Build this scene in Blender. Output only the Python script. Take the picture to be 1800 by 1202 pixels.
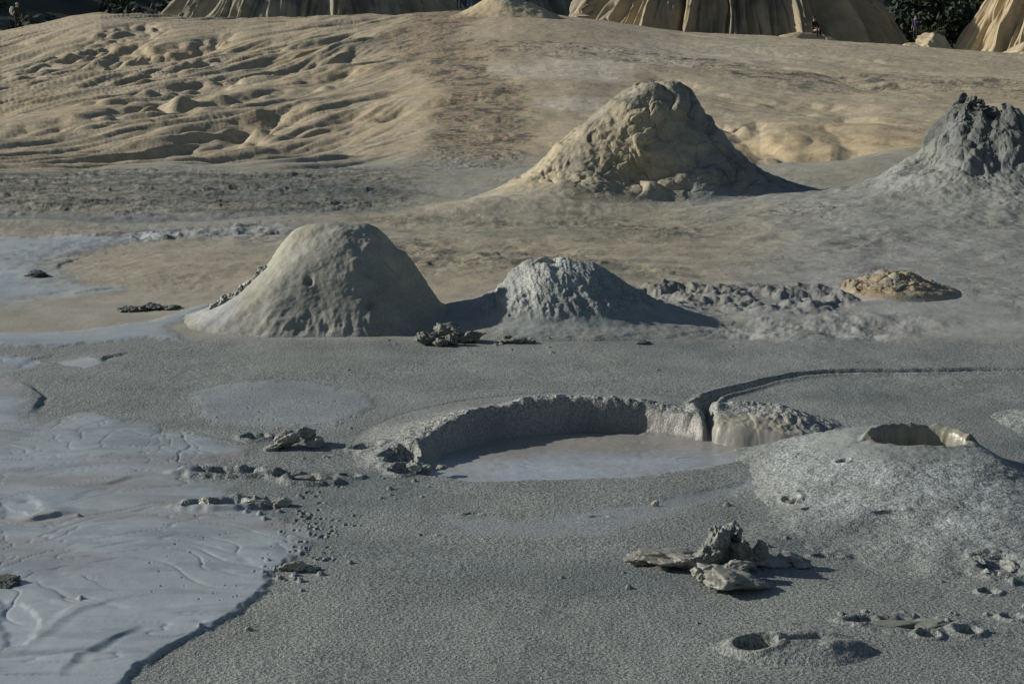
import bpy, bmesh, math, random
import numpy as np
from mathutils import Vector, Matrix

for o in list(bpy.data.objects):
    bpy.data.objects.remove(o, do_unlink=True)
scene = bpy.context.scene
COL = scene.collection

# ------------------------------------------------------------------ camera
CH = 1.7                      # eye height (m)
F = 3000.0                    # focal length in photograph pixels (1800 wide)
PITCH = math.radians(9.6)
cd = bpy.data.cameras.new("camera")
cd.sensor_width = 36.0
cd.lens = 36.0 * F / 1800.0
cd.clip_start = 0.05
cd.clip_end = 4000
cam = bpy.data.objects.new("camera", cd)
COL.objects.link(cam)
cam.location = (0, 0, CH)
cam.rotation_euler = (math.radians(90) - PITCH, 0, 0)
scene.camera = cam

# ------------------------------------------------------------------ light
SUN_EL = math.radians(23)
SUN_BACK = math.radians(14)   # how far behind the pure-left direction
sdir = Vector((-math.cos(SUN_EL) * math.cos(SUN_BACK), math.cos(SUN_EL) * math.sin(SUN_BACK), math.sin(SUN_EL)))
world = bpy.data.worlds.new("World")
scene.world = world
world.use_nodes = True
wn = world.node_tree.nodes
wl = world.node_tree.links
bg = wn["Background"]
sky = wn.new("ShaderNodeTexSky")
sky.sky_type = 'NISHITA'
sky.sun_disc = False
sky.sun_elevation = SUN_EL
sky.sun_rotation = math.atan2(sdir.x, sdir.y) % (2 * math.pi)
sky.air_density = 1.0
sky.dust_density = 0.6
wl.new(sky.outputs[0], bg.inputs[0])
bg.inputs[1].default_value = 0.052
ld = bpy.data.lights.new("sun", 'SUN')
ld.energy = 4.2
ld.angle = math.radians(0.55)
ld.color = (1.0, 0.95, 0.87)
sun = bpy.data.objects.new("sun", ld)
COL.objects.link(sun)
sun.rotation_euler = sdir.to_track_quat('Z', 'Y').to_euler()
sun.location = sdir * 60
scene.view_settings.view_transform = 'Standard'
scene.view_settings.look = 'None'
scene.view_settings.exposure = 0.0
scene.view_settings.gamma = 1.0

# ------------------------------------------------------------------ noise
def _h(ix, iy, iz, seed):
    U = np.uint32
    c = U((seed * 974634777) & 0xFFFFFFFF)
    n = ix.astype(U) * U(374761393) + iy.astype(U) * U(668265263) + c
    if not isinstance(iz, int):
        n = n + iz.astype(U) * U(1274126177)
    n = (n ^ (n >> U(13))) * U(1274126177)
    n = (n ^ (n >> U(16))) * U(2246822519)
    return n ^ (n >> U(15))
_ga = np.arange(256) * (2 * math.pi / 256)
GC2, GS2 = np.cos(_ga), np.sin(_ga)
_gr = np.random.default_rng(3).normal(size=(256, 3)); _gr /= np.linalg.norm(_gr, axis=1, keepdims=True)
G3X, G3Y, G3Z = _gr.T.copy()

def _f(t):
    return t * t * t * (t * (t * 6 - 15) + 10)

def pn(x, y, seed=0):
    x = np.asarray(x, float); y = np.asarray(y, float)
    x0 = np.floor(x).astype(np.int32); y0 = np.floor(y).astype(np.int32)
    fx = x - x0; fy = y - y0
    u = _f(fx); v = _f(fy)
    def g(ix, iy, dx, dy):
        a = _h(ix, iy, 0, seed) & 255
        return GC2[a] * dx + GS2[a] * dy
    a = g(x0, y0, fx, fy); b = g(x0 + 1, y0, fx - 1, fy)
    c = g(x0, y0 + 1, fx, fy - 1); d = g(x0 + 1, y0 + 1, fx - 1, fy - 1)
    return 1.4 * ((a * (1 - u) + b * u) * (1 - v) + (c * (1 - u) + d * u) * v)

def fbm(x, y, oc=4, seed=0, gain=0.5):
    s = 0; a = 1.0; t = 0
    for i in range(oc):
        s = s + a * pn(x * 2.03 ** i + 17.3 * i, y * 2.03 ** i - 9.1 * i, seed + i * 13)
        t += a; a *= gain
    return s / t

def ridged(x, y, oc=4, seed=0):
    s = 0; a = 1.0; t = 0
    for i in range(oc):
        s = s + a * (1 - 2 * np.abs(pn(x * 2.05 ** i + 5.3 * i, y * 2.05 ** i, seed + i * 7)))
        t += a; a *= 0.5
    return s / t

def pn3(x, y, z, seed=0):
    x0 = np.floor(x).astype(np.int32); y0 = np.floor(y).astype(np.int32); z0 = np.floor(z).astype(np.int32)
    fx = x - x0; fy = y - y0; fz = z - z0
    u = _f(fx); v = _f(fy); w = _f(fz)
    r = 0
    for i in (0, 1):
        for j in (0, 1):
            for k in (0, 1):
                h = _h(x0 + i, y0 + j, z0 + k, seed) & 255
                gr = G3X[h] * (fx - i) + G3Y[h] * (fy - j) + G3Z[h] * (fz - k)
                r = r + gr * (u if i else 1 - u) * (v if j else 1 - v) * (w if k else 1 - w)
    return 1.5 * r

def fbm3(x, y, z, oc=4, seed=0, gain=0.5):
    s = 0; a = 1.0; t = 0
    for i in range(oc):
        k = 2.03 ** i
        s = s + a * pn3(x * k + 3.1 * i, y * k, z * k - 7.7 * i, seed + 11 * i)
        t += a; a *= gain
    return s / t

def worley3(x, y, z, seed=0):
    x0 = np.floor(x).astype(np.int32); y0 = np.floor(y).astype(np.int32); z0 = np.floor(z).astype(np.int32)
    f1 = np.full(np.shape(x), 9.0); f2 = np.full(np.shape(x), 9.0); idv = np.zeros(np.shape(x))
    for i in (-1, 0, 1):
        for j in (-1, 0, 1):
            for k in (-1, 0, 1):
                h = _h(x0 + i, y0 + j, z0 + k, seed)
                dx = x0 + i + (h & 1023) / 1023.0 - x
                dy = y0 + j + ((h >> 10) & 1023) / 1023.0 - y
                dz = z0 + k + ((h >> 20) & 1023) / 1023.0 - z
                d = np.sqrt(dx * dx + dy * dy + dz * dz)
                m = d < f1
                f2 = np.where(m, f1, np.minimum(f2, d))
                idv = np.where(m, (h & 255) / 255.0, idv)
                f1 = np.where(m, d, f1)
    return f1, f2, idv

def ss(a, b, x):
    t = np.clip((x - a) / (b - a), 0, 1)
    return t * t * (3 - 2 * t)

def mix(a, b, t):
    return a * (1 - t) + b * t

def lin(c):
    return np.array([((v / 255.0) / 12.92 if v <= 10 else (((v / 255.0) + 0.055) / 1.055) ** 2.4) for v in c])

# ------------------------------------------------------------------ projection helpers
cp, sp = math.cos(PITCH), math.sin(PITCH)
def proj(x, y, z):
    f = y * cp - (z - CH) * sp
    u = y * sp + (z - CH) * cp
    f = np.maximum(f, 1e-3)
    return 900 + F * x / f, 601 - F * u / f

def at(px, py, z=0.0):
    a = (px - 900) / F; b = (601 - py) / F
    dy = cp + b * sp; dz = -sp + b * cp
    t = (z - CH) / dz
    return (a * t, dy * t)

def at_Y(px, py, Y):
    a = (px - 900) / F; b = (601 - py) / F
    dy = cp + b * sp; dz = -sp + b * cp
    t = Y / dy
    return (a * t, CH + dz * t)

# ------------------------------------------------------------------ base terrain
RIDGE = np.array([(-800, 90), (-400, 70), (-100, 60), (0, 52), (70, 38), (130, 27), (180, 21), (270, 23), (380, 28), (480, 30), (560, 24), (620, 27), (700, 26),
                  (760, 22), (830, 20), (900, 20), (960, 24), (1040, 33), (1200, 52), (1400, 66), (1600, 79), (1800, 92), (2200, 100), (3200, 95)], float)
RCT = np.array([(-800, 120), (0, 116), (400, 108), (870, 92), (1200, 90), (1800, 82), (3200, 90)], float)
RB = 25.5

def hill_base(x, y):
    R = np.hypot(x, y)
    az = np.arctan2(x, y)
    azc = np.clip(az, -0.6, 0.6)
    pxx = 900 + F * np.tan(azc) / cp
    rp = np.interp(pxx, RIDGE[:, 0], RIDGE[:, 1])
    rc = np.interp(pxx, RCT[:, 0], RCT[:, 1])
    rb = RB + 1.6 * pn(azc * 11, azc * 0 + .5, 7) + .7 * pn(azc * 37, azc * 0 + 2.5, 7)
    t = (R - rb) / (rc - rb)
    tt = np.clip(t, 0, 1)
    base = 292.0
    s = 1 - (1 - tt) ** 1.75
    py = base + (rp - base) * s
    Y = R * np.cos(azc)
    dep = PITCH + np.arctan((py - 601) / F)
    z = CH - Y * np.tan(dep)
    z = z - (CH - rb * np.cos(azc) * np.tan(PITCH + math.atan((base - 601) / F))) * np.exp(-np.maximum(t, 0) * 14)
    over = np.maximum(R - rc, 0)
    zr = CH - rc * np.cos(azc) * np.tan(PITCH + np.arctan((rp - 601) / F))
    z = np.where(t > 1, zr - 5.5 * (1 - np.exp(-(over / 22.0) ** 1.6)), z)
    return np.where(t < 0, 0.0, z) * 1.0

def ray_hit(px, py):
    Yv = np.geomspace(3.5, 130, 6000)
    xv = (px - 900) / F * Yv * 0.99
    zv = hill_base(xv, Yv)
    f = Yv * cp - (zv - CH) * sp
    xv = (px - 900) / F * f
    _, pv = proj(xv, Yv, zv)
    k = np.argmax(pv <= py)
    return (xv[k], Yv[k])

def dline(x, y, pts, bend=0.0):
    """distance to a polyline, parameter along it, side"""
    P = np.array(pts, float)
    L = np.hypot(*(P[1:] - P[:-1]).T)
    cum = np.concatenate([[0], np.cumsum(L)])
    best = np.full(np.shape(x), 1e9); par = np.zeros(np.shape(x)); side = np.ones(np.shape(x))
    for i in range(len(P) - 1):
        a = P[i]; b = P[i + 1]; d = b - a
        t = np.clip(((x - a[0]) * d[0] + (y - a[1]) * d[1]) / (L[i] ** 2 + 1e-12), 0, 1)
        qx = x - (a[0] + t * d[0]); qy = y - (a[1] + t * d[1])
        dd = np.hypot(qx, qy)
        m = dd < best
        best = np.where(m, dd, best)
        par = np.where(m, (cum[i] + t * L[i]) / cum[-1], par)
        side = np.where(m, np.sign(d[0] * qy - d[1] * qx), side)
    return best, par, side

def sdpoly(x, y, poly):
    """signed distance (negative inside) to a closed polygon"""
    P = np.array(poly, float); n = len(P)
    d = np.full(np.shape(x), 1e18); s = np.ones(np.shape(x))
    for i in range(n):
        a = P[i]; b = P[i - 1]; e = b - a
        wx = x - a[0]; wy = y - a[1]
        t = np.clip((wx * e[0] + wy * e[1]) / (e @ e + 1e-12), 0, 1)
        d = np.minimum(d, (wx - e[0] * t) ** 2 + (wy - e[1] * t) ** 2)
        c1 = y >= a[1]; c2 = y < b[1]; c3 = e[0] * wy > e[1] * wx
        flip = (c1 & c2 & c3) | (~c1 & ~c2 & ~c3)
        s = np.where(flip, -s, s)
    return s * np.sqrt(d)

def W(pts, z=0.0):
    return [at(p[0], p[1], z) for p in pts]

# ---- mud flows: polygons traced on the ground plane
FLOW_A = W([(-500, 560), (-500, 1500), (150, 1500), (225, 1202), (250, 1172), (345, 1120), (400, 1092), (440, 1068), (470, 1040), (474, 1006), (520, 985),
            (565, 955), (540, 925), (480, 905), (430, 870), (400, 850), (350, 838), (380, 820), (440, 800), (450, 785), (380, 770), (250, 742), (170, 724),
            (95, 738), (60, 742), (70, 712), (60, 690), (20, 664), (60, 650), (100, 640), (60, 628), (0, 620)])
FLOW_B = W([(-500, 425), (0, 415), (180, 413), (350, 404), (500, 402), (505, 410), (400, 415), (250, 424), (170, 440), (110, 452), (95, 478), (130, 495),
            (250, 505), (150, 520), (60, 540), (-500, 570)])
FLOW_C = W([(335, 690), (400, 676), (480, 668), (560, 672), (640, 684), (660, 715), (600, 745), (480, 755), (380, 745), (345, 716)])
FLOW_D = W([(770, 905), (900, 915), (1000, 905), (1130, 885), (1300, 845), (1380, 835), (1240, 885), (1150, 915), (1050, 945), (900, 945), (780, 925)])
FLOW_E = W([(90, 612), (260, 596), (330, 600), (300, 578), (390, 540), (360, 536), (260, 566), (120, 582), (-300, 592), (-300, 600)])
PUDDLES = [W([(95, 636), (150, 628), (190, 634), (150, 646), (120, 642)]), W([(30, 640), (70, 630), (72, 636), (40, 646)]),
           W([(0, 884), (60, 880), (85, 896), (60, 914), (0, 920)]), W([(0, 1060), (60, 1070), (75, 1100), (50, 1140), (0, 1150)])]
STREAM = W([(-400, 378), (0, 388), (200, 392), (360, 386), (520, 378), (640, 372), (740, 366), (640, 362), (500, 370), (330, 378), (150, 376), (0, 372)])

# grooves: polyline (photo px on ground), half width (m), depth (m)
GROOVES = [
    ([(1238, 745), (1232, 722), (1250, 700), (1300, 684), (1350, 670), (1400, 661), (1460, 656), (1560, 653), (1700, 650), (1800, 649), (2100, 640)], 0.050, 0.048),
]
# little steps and wrinkles in the flow (asymmetric: high on the left, a drop to the right)
STEPS = [
    ([(90, 1202), (110, 1180), (135, 1155), (150, 1148), (200, 1122), (250, 1103), (300, 1098)], 0.012),
    ([(0, 1165), (40, 1148), (80, 1115), (110, 1092), (160, 1068), (230, 1050), (300, 1040)], 0.006),
    ([(0, 1060), (90, 1058), (140, 1068), (120, 1080), (80, 1115)], 0.006),
    ([(0, 870), (50, 874), (90, 890)], 0.007),
    ([(20, 922), (60, 918), (100, 908), (140, 902)], 0.022),
    ([(125, 858), (190, 852), (230, 840), (280, 837)], 0.012),
    ([(95, 1012), (140, 1016), (100, 1025)], 0.005),
    ([(170, 640), (180, 628), (235, 617)], 0.02),
    ([(30, 735), (60, 720), (72, 700), (60, 690), (30, 670)], 0.02),
    ([(0, 780), (120, 768), (260, 770), (340, 780)], 0.006),
    ([(0, 640), (90, 625), (170, 622)], 0.008),
    ([(120, 520), (200, 505), (260, 504)], 0.015),
    ([(100, 480), (100, 466), (140, 452), (200, 444)], 0.02),
]
# dents: px, py, half x (m), half y (m), depth, lip
DENTS = [(448, 770, .055, .05, .04, .012), (400, 832, .14, .05, .045, .02), (462, 826, .07, .03, .03, .01), (505, 838, .055, .05, .045, .015), (548, 846, .075, .05, .045, .02), (615, 835, .04, .03, .025, .01),
         (392, 890, .11, .055, .05, .022), (455, 882, .07, .04, .02, .012),
         (645, 788, .06, .05, .03, .01), (706, 808, .085, .11, .07, .008), (712, 826, .05, .05, .05, .01), (1515, 1095, .05, .035, .035, .01), (1600, 1096, 0.12, .06, .010, .008),
         (1632, 1118, 0.03, .025, .02, .008), (1700, 1110, .035, .035, .022, .010), (1760, 1000, .07, .10, .018, .012), (1480, 850, .025, .03, .03, .005), (1555, 925, .06, .015, .015, .006),
         (1390, 888, .03, .045, .02, .008), (830, 905, .03, .01, .012, .004), (752, 942, .03, .012, .012, .004), (1455, 978, .05, .02, .02, .006),
         (1780, 1085, .03, .03, .015, .01), (1740, 1040, .03, .03, .015, .008), (1050, 912, .04, .015, .012, .003)]
rr = random.Random(5)
for i in range(60):      # drip pits beside the flow edge
    DENTS.append((rr.gauss(545, 32), rr.gauss(930, 34), rr.uniform(.006, .014), rr.uniform(.008, .016), rr.uniform(.004, .012), .003))
for i in range(45):
    DENTS.append((rr.uniform(250, 500), rr.uniform(900, 1060), rr.uniform(.003, .007), rr.uniform(.005, .01), rr.uniform(.002, .0045), .001))
for i in range(80):
    DENTS.append((rr.uniform(350, 650), rr.uniform(675, 760), rr.uniform(.004, .008), .012, rr.uniform(.002, .005), .001))

CLODS_AT = [(1270, 985, 95, 45), (540, 780, 45, 22), (525, 1003, 40, 14), (470, 892, 35, 12), (730, 826, 45, 18), (800, 604, 85, 12), (908, 604, 60, 8), (1755, 1005, 60, 45), (1600, 1100, 90, 18), (1000, 1000, 600, 110), (1100, 640, 500, 30), (640, 850, 90, 30)]
for (a_, b_, sa_, sb_) in CLODS_AT:
    for i in range(13):
        r_ = rr.uniform(.004, .011)
        DENTS.append((rr.gauss(a_, sa_), rr.gauss(b_, sb_), r_ * 1.3, r_ * 1.3, -r_ * 1.1, 0))

HILL_GULLIES = [  # photo px polyline from head to mouth, half width, depth
    ([(266, 36), (240, 60), (215, 76), (120, 103), (40, 118), (-80, 140)], 2.0, 0.85),
    ([(428, 50), (395, 58), (350, 70), (270, 84), (130, 112), (0, 142), (-80, 160)], 1.4, 0.6),
    ([(560, 66), (470, 82), (400, 92), (300, 108), (200, 128), (100, 142), (0, 170)], 1.3, 0.55),
    ([(620, 85), (540, 100), (440, 118), (370, 136), (290, 150), (150, 178), (0, 196)], 1.3, 0.6),
    ([(650, 112), (600, 126), (530, 146), (450, 158), (380, 168), (290, 186), (200, 200), (80, 216), (-60, 230)], 1.3, 0.6),
    ([(520, 175), (470, 196), (400, 226), (350, 238), (280, 246), (200, 258), (0, 280)], 1.1, 0.5),
    ([(840, 172), (790, 180), (720, 190), (650, 203), (560, 214), (480, 222)], 0.9, 0.42),
    ([(740, 224), (690, 232), (600, 240), (520, 246), (440, 262)], 0.6, 0.25),
    ([(180, 44), (120, 56), (60, 68), (-60, 84)], 1.0, 0.35),
    ([(300, 66), (262, 88), (180, 96), (100, 108)], 1.2, 0.4),
    ([(1245, 205), (1290, 225), (1340, 248), (1330, 262)], 0.7, 0.4), ([(1325, 208), (1335, 228), (1345, 250)], 0.5, 0.35), ([(1440, 225), (1480, 240), (1500, 252)], 0.6, 0.3),
    ([(1480, 200), (1530, 214), (1590, 222)], 0.6, 0.25), ([(1130, 125), (1200, 140), (1280, 160), (1420, 168), (1560, 186), (1800, 200)], 0.9, 0.3),
    ([(1280, 80), (1400, 92), (1500, 100), (1640, 112)], 1.0, 0.2), ([(1330, 108), (1450, 124), (1560, 150), (1700, 160)], 0.9, 0.22), ([(1400, 300), (1440, 272), (1500, 256), (1620, 246)], 1.5, 0.6),
]
HG = [([ray_hit(*p) for p in g[0]], g[1], g[2]) for g in HILL_GULLIES]

def sub_apply(z, x, y, pts, pad, fn):
    P = np.array(pts)
    m = (x > P[:, 0].min() - pad) & (x < P[:, 0].max() + pad) & (y > P[:, 1].min() - pad) & (y < P[:, 1].max() + pad)
    if m.any():
        z[m] += fn(x[m], y[m])

def flow_masks(x, y):
    """returns thickness-of-flow masks evaluated with a wobbling edge"""
    wx = x + 0.020 * pn(x * 9, y * 7, 3) + 0.010 * pn(x * 28, y * 21, 4)
    wy = y + 0.045 * pn(x * 8, y * 6, 5) + 0.02 * pn(x * 25, y * 18, 6)
    out = {}
    near = (y < 32) & (y > 0)
    for k, poly, pad in (('A', FLOW_A, .6), ('B', FLOW_B, 1), ('C', FLOW_C, .3), ('D', FLOW_D, .3), ('E', FLOW_E, .5), ('S', STREAM, 1.5)):
        sd = np.full(x.shape, 5.0)
        P = np.array(poly)
        m = near & (x > P[:, 0].min() - pad) & (x < P[:, 0].max() + pad) & (y > P[:, 1].min() - pad) & (y < P[:, 1].max() + pad)
        if m.any():
            sd[m] = sdpoly(wx[m], wy[m], poly)
        out[k] = sd
    pd = np.full(x.shape, 5.0)
    for P_ in PUDDLES:
        P = np.array(P_)
        m = (x > P[:, 0].min() - .3) & (x < P[:, 0].max() + .3) & (y > P[:, 1].min() - .4) & (y < P[:, 1].max() + .4)
        if m.any():
            pd[m] = np.minimum(pd[m], sdpoly(wx[m], wy[m], P_))
    out['P'] = pd
    return out

def zones(px, py, x, y):
    """places, looked up where the ground was traced; wobble keeps the borders natural"""
    wob = 26 * fbm(x * 0.9, y * 0.5, 3, 71) * np.clip(12 / np.maximum(y, 4), .5, 1.2)
    qx = px + 3.0 * wob
    qy = py + wob
    Z = {}
    Z['tramp1'] = ss(285, 305, qy) * (1 - ss(360, 392, qy)) * (1 - ss(620, 800, qx))           # churned plain, left
    Z['dark1'] = ss(300, 325, qy) * (1 - ss(350, 375, qy)) * ss(150, 420, qx) * (1 - ss(660, 770, qx))
    cx = np.interp(py, [20, 60, 110, 160, 220, 300], [800, 740, 790, 850, 860, 820])
    hw = np.interp(py, [20, 60, 110, 160, 220, 300], [60, 75, 70, 70, 80, 110])
    Z['path'] = (1 - ss(0.55, 1.25, np.abs(qx - cx) / hw)) * (1 - ss(288, 305, py))
    yb = np.interp(px, [700, 850, 1000, 1200, 1400, 1600, 1800], [60, 82, 88, 108, 135, 140, 155])
    Z['band'] = (1 - ss(6, 20, np.abs(py + 0.3 * wob - yb))) * ss(780, 900, px)
    Z['white'] = np.maximum((1 - ss(0.5, 1.1, np.hypot((qx - 990) / 150, (qy - 122) / 24))), (1 - ss(0.4, 1.1, np.hypot((qx - 1010) / 90, (qy - 182) / 14))))
    Z['white'] = np.maximum(Z['white'], 0.5 * (1 - ss(0.5, 1.1, np.hypot((qx - 1180) / 320, (qy - 95) / 30))))
    Z['clods'] = ss(1040, 1120, qx) * (1 - ss(1480, 1580, qx)) * ss(486, 502, qy) * (1 - ss(535, 565, qy))
    Z['clods2'] = (1 - ss(0.6, 1.1, np.hypot((qx - 330) / 200, (qy - 412) / 14)))
    Z['gravel'] = ss(585, 606, py + 0.25 * wob)
    Z['tanflat'] = ss(412, 440, qy) * (1 - ss(500, 560, qy)) * ss(80, 180, qx) * (1 - ss(900, 1500, qx))
    Z['midslope'] = ss(370, 392, qy) * (1 - ss(470, 540, qy)) * ss(560, 640, px) * (1 - ss(1450, 1700, px))
    Z['right'] = ss(1250, 1500, px + 1.2 * (py - 430)) * ss(340, 380, py) * (1 - ss(585, 610, py))
    return Z

HOLES = []       # places where a thing's own surface goes below the ground: (cx, cy, rx, ry, depth)
def ground(x, y, want_col=True, near_detail=True):
    """height, colour, roughness, grain of the open ground at world x, y"""
    shp = np.shape(x)
    x = np.ravel(x).astype(float); y = np.ravel(y).astype(float)
    R = np.hypot(x, y)
    zb = hill_base(x, y)
    px, py = proj(x, y, zb)
    z = zb.copy()
    onhill = ss(25.5, 31, R + 2.5 * fbm(x * .35, y * .2, 4, 12))
    mid = ss(11, 14, R) * (1 - ss(24, 30, R))
    near = 1 - ss(10, 12.5, R)
    # broad undulation
    z += 0.012 * fbm(x * 1.1, y * 1.1, 3, 1) * (1 - onhill)
    z += mid * 0.05 * fbm(x * 0.7, y * 0.7, 5, 2)
    z += onhill * 0.35 * fbm(x * 0.09, y * 0.12, 4, 8) * (1 - ss(60, 88, R) * 0.75)
    Zn = zones(px, py, x, y)
    # gentle low bump field on the mid slope
    am = .25 + 1.1 * ss(-.05, .35, fbm(x * .7 + 9, y * .45, 3, 20))
    z += 0.035 * am * Zn['midslope'] * (fbm(x * 1.6 + 3, y * 1.1, 6, 21, .55) + .9 * np.maximum(fbm(x * 3.5, y * 2.6, 4, 22), .1))
    z += 0.065 * am * Zn['right'] * fbm(x * 2.0 + 3, y * 1.5, 6, 23, .56)
    # left hill: long erosion ridges running down to the left
    lf = (1 - ss(560, 800, px)) * onhill
    a = math.radians(71)
    u = x * math.cos(a) + y * math.sin(a); v = -x * math.sin(a) + y * math.cos(a)
    vw = v + 1.0 * pn(u * .06, v * .1, 9) + .22 * pn(u * .22, v * .3, 10)
    rg = -ridged(u * 0.028, vw * 0.28, 4, 31)
    ga = ss(-.45, .3, fbm(x * .10, y * .05, 3, 32))
    z += lf * 0.46 * (rg + 0.2) * (.25 + .9 * ga)
    z -= lf * .055 * (.3 + ga) * ridged(u * .07, vw * 1.7, 2, 38)
    z -= lf * (.05 + .11 * ga) * ridged(u * .07, vw * .85, 4, 33)
    z -= lf * .03 * ga * ridged(x * .9, y * .22, 3, 37)
    rt = ss(1000, 1250, px) * onhill
    a2 = math.radians(-60)
    u2 = x * math.cos(a2) + y * math.sin(a2); v2 = -x * math.sin(a2) + y * math.cos(a2)
    z -= rt * 0.16 * ridged(u2 * 0.04, (v2 + .8 * pn(u2 * .1, v2 * .1, 34)) * 0.3, 4, 35)
    z += onhill * 0.05 * fbm(x * 0.9, y * 0.5, 5, 36, .6)
    for pts, wd, dp in HG:
        def gl(xx, yy, pts=pts, wd=wd, dp=dp):
            wx = xx + wd * 0.35 * pn(xx * .35, yy * .14, 41) + wd * .16 * pn(xx * 1.4, yy * .5, 42)
            wy = yy + wd * .5 * pn(xx * .35 + 9, yy * .15, 43) + wd * .2 * pn(xx * 1.1, yy * .4, 44)
            d, s, sd = dline(wx, wy, pts)
            w = wd * (0.45 + 0.9 * s)
            env = np.minimum(ss(0, .12, s), 1 - 0.75 * ss(.6, 1, s)) * (0.75 + .5 * pn(xx * .25, yy * .25, 45))
            q = np.where(sd > 0, d / (w * 0.6), d / (w * 1.35))
            flute = 0.5 * (2 * np.abs(pn(xx * 1.1, yy * .55, 46)) - .6) * np.exp(-((q - .7) / .45) ** 2)
            return .72 * env * dp * (-(np.exp(-q ** 1.1)) + flute)
        sub_apply(z, x, y, pts, wd * 4, gl)
    # the hollow and ochre swell at the foot of the hill on the right
    for (bx, by, sx, sy, hh) in ((1370, 275, 2.0, 4.0, -.45), (1530, 290, 2.6, 3.0, .5), (1480, 232, 3.0, 4, .25), (1230, 232, 2.5, 5, .2)):
        hx, hy = ray_hit(bx, by)
        z += hh * np.exp(-((x - hx) / sx) ** 2 - ((y - hy) / sy) ** 2)
    # long low apron of the tall cone running out to the left and towards the viewer
    d, s_, _ = dline(x, y, [(1.6, 20.0), at(900, 372), at(640, 398)])
    apr = np.exp(-(d / (1.0 - .4 * s_)) ** 2) * (1 - ss(.45, 1, s_)) * ss(.9, 2.1, np.hypot(x - 1.75, y - 20))
    z += .17 * apr * (1 + .25 * fbm(x * 2.5, y * 2.5, 4, 94))
    # churned patches
    tr = np.maximum.reduce([Zn['tramp1'] * .8, Zn['path'] * .7, Zn['band'] * .5, Zn['clods'], Zn['clods2']])
    fr = ss(26, 34, R)
    cl = mix(fbm(x * 4.2, y * 3.4, 4, 51, .6), fbm(x * 1.1, y * .7, 6, 53, .62), fr)
    z += tr * (1 + 1.3 * Zn['clods']) * mix(.045, .085, fr) * np.maximum(cl - 0.02, -.2) * 2.2 * (0.5 + 0.5 * ss(-.2, .3, fbm(x * 1.2, y * .8, 2, 52)))
    # pocks everywhere in the mid distance
    z += mid * .012 * am * fbm(x * 9, y * 7, 3, 55) * (1 - Zn['gravel'])
    # flows
    fm = flow_masks(x, y)
    fa = 1 - ss(-.03, .008, fm['A'])
    fb = 1 - ss(-.40, .12, fm['B'] + .35 * fbm(x * 2.2, y * 1.4, 4, 95))
    fc = 1 - ss(-.05, .03, fm['C'])
    fd = 1 - ss(-.05, .03, fm['D'])
    fe = 1 - ss(-.10, .03, fm['E'])
    fs = 1 - ss(-.3, .1, fm['S'])
    pu = 1 - ss(-.02, .01, fm['P'])
    thick = np.interp(py, [600, 760, 900, 1000, 1202], [.004, .002, .003, .008, .014])
    flow = np.maximum.reduce([fa, fb, fc * .9, fd * .8, fe, fs, pu])
    z += thick * fa + 0.012 * fb + .004 * fc - .004 * fd + .012 * fe - 0.02 * fs
    z -= .006 * pu
    z += near * .012 * fbm(x * .9, y * .7, 3, 73)
    # swirls on flow
    fx_ = fbm(x * 1.3 + .5 * pn(x * 1.2, y * .8, 61), y * 3.0, 4, 62)
    z += fa * .006 * fx_ + fb * .008 * fx_ + fa * .0012 * fbm(x * 9, y * 22, 3, 60)
    cw = x * .9 + .9 * pn(x * 1.1, y * .9, 57); cz = y * 1.9 + .8 * pn(x * 1.3 + 4, y * 1.0, 58)
    cn = np.abs(fbm(cw, cz, 3, 59)); cn2 = np.abs(fbm(cw * 2.1 + 5, cz * 2.1, 3, 56))
    z -= fa * (.006 * np.exp(-(cn / .022) ** 1.3) * ss(0, .3, pn(x * .9, y * 1.2, 61)) + .0035 * np.exp(-(cn2 / .03) ** 1.3))
    for pts, dp in STEPS:
        wp = W(pts)
        def st(xx, yy, wp=wp, dp=dp):
            d, s, sd = dline(xx + .01 * pn(xx * 14, yy * 12, 64), yy + .02 * pn(xx * 14, yy * 10, 63), wp)
            env = ss(0, .35, s) * (1 - ss(.65, 1, s))
            return .55 * dp * env * np.where(sd > 0, np.exp(-(d / .16) ** 1.2), np.exp(-(d / .018) ** 1.5) - .35 * np.exp(-((d - .03) / .02) ** 2))
        sub_apply(z, x, y, wp, .6, st)
    for pts, wd, dp in GROOVES:
        wp = W(pts)
        def gv(xx, yy, wp=wp, wd=wd, dp=dp):
            d, s, sd = dline(xx, yy + .02 * pn(xx * 3, yy * 3, 65) + .004 * pn(xx * 9, yy * 9, 66), wp)
            w = wd * (1 + .2 * pn(xx * 3, yy * 3, 67))
            return -dp * (1 - ss(.35, 1.0, d / w)) * (1 - .35 * s) + .25 * dp * np.exp(-((d - w * 1.25) / (w * .4)) ** 2)
        sub_apply(z, x, y, wp, .5, gv)
    for (dx, dy, ax, ay, dp, lip) in DENTS:
        cx_, cy_ = at(dx, dy)
        k = 3
        m = (np.abs(x - cx_) < ax * k) & (np.abs(y - cy_) < ay * k)
        if m.any():
            q = np.hypot((x[m] - cx_) / ax, (y[m] - cy_) / ay) + (.28 * pn(x[m] * 22 + dx, y[m] * 18, 68) if ax > .02 else 0)
            z[m] += -dp * (1 - ss(.55, 1.05, q)) + lip * np.exp(-((q - 1.3) / .35) ** 2)
    # coarse granular crust of the near plain
    n_soft = fbm(x * .8, y * .6, 3, 74)
    fas_ = mix(1 - ss(-.16, .03, fm['A'] + .12 * fbm(x * 5, y * 4, 4, 91)), fa, ss(960, 1010, py))
    grn = Zn['gravel'] * (1 - np.clip(np.maximum.reduce([fas_ * .97, fc * .6, fd * .7, pu]), 0, 1))
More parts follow.
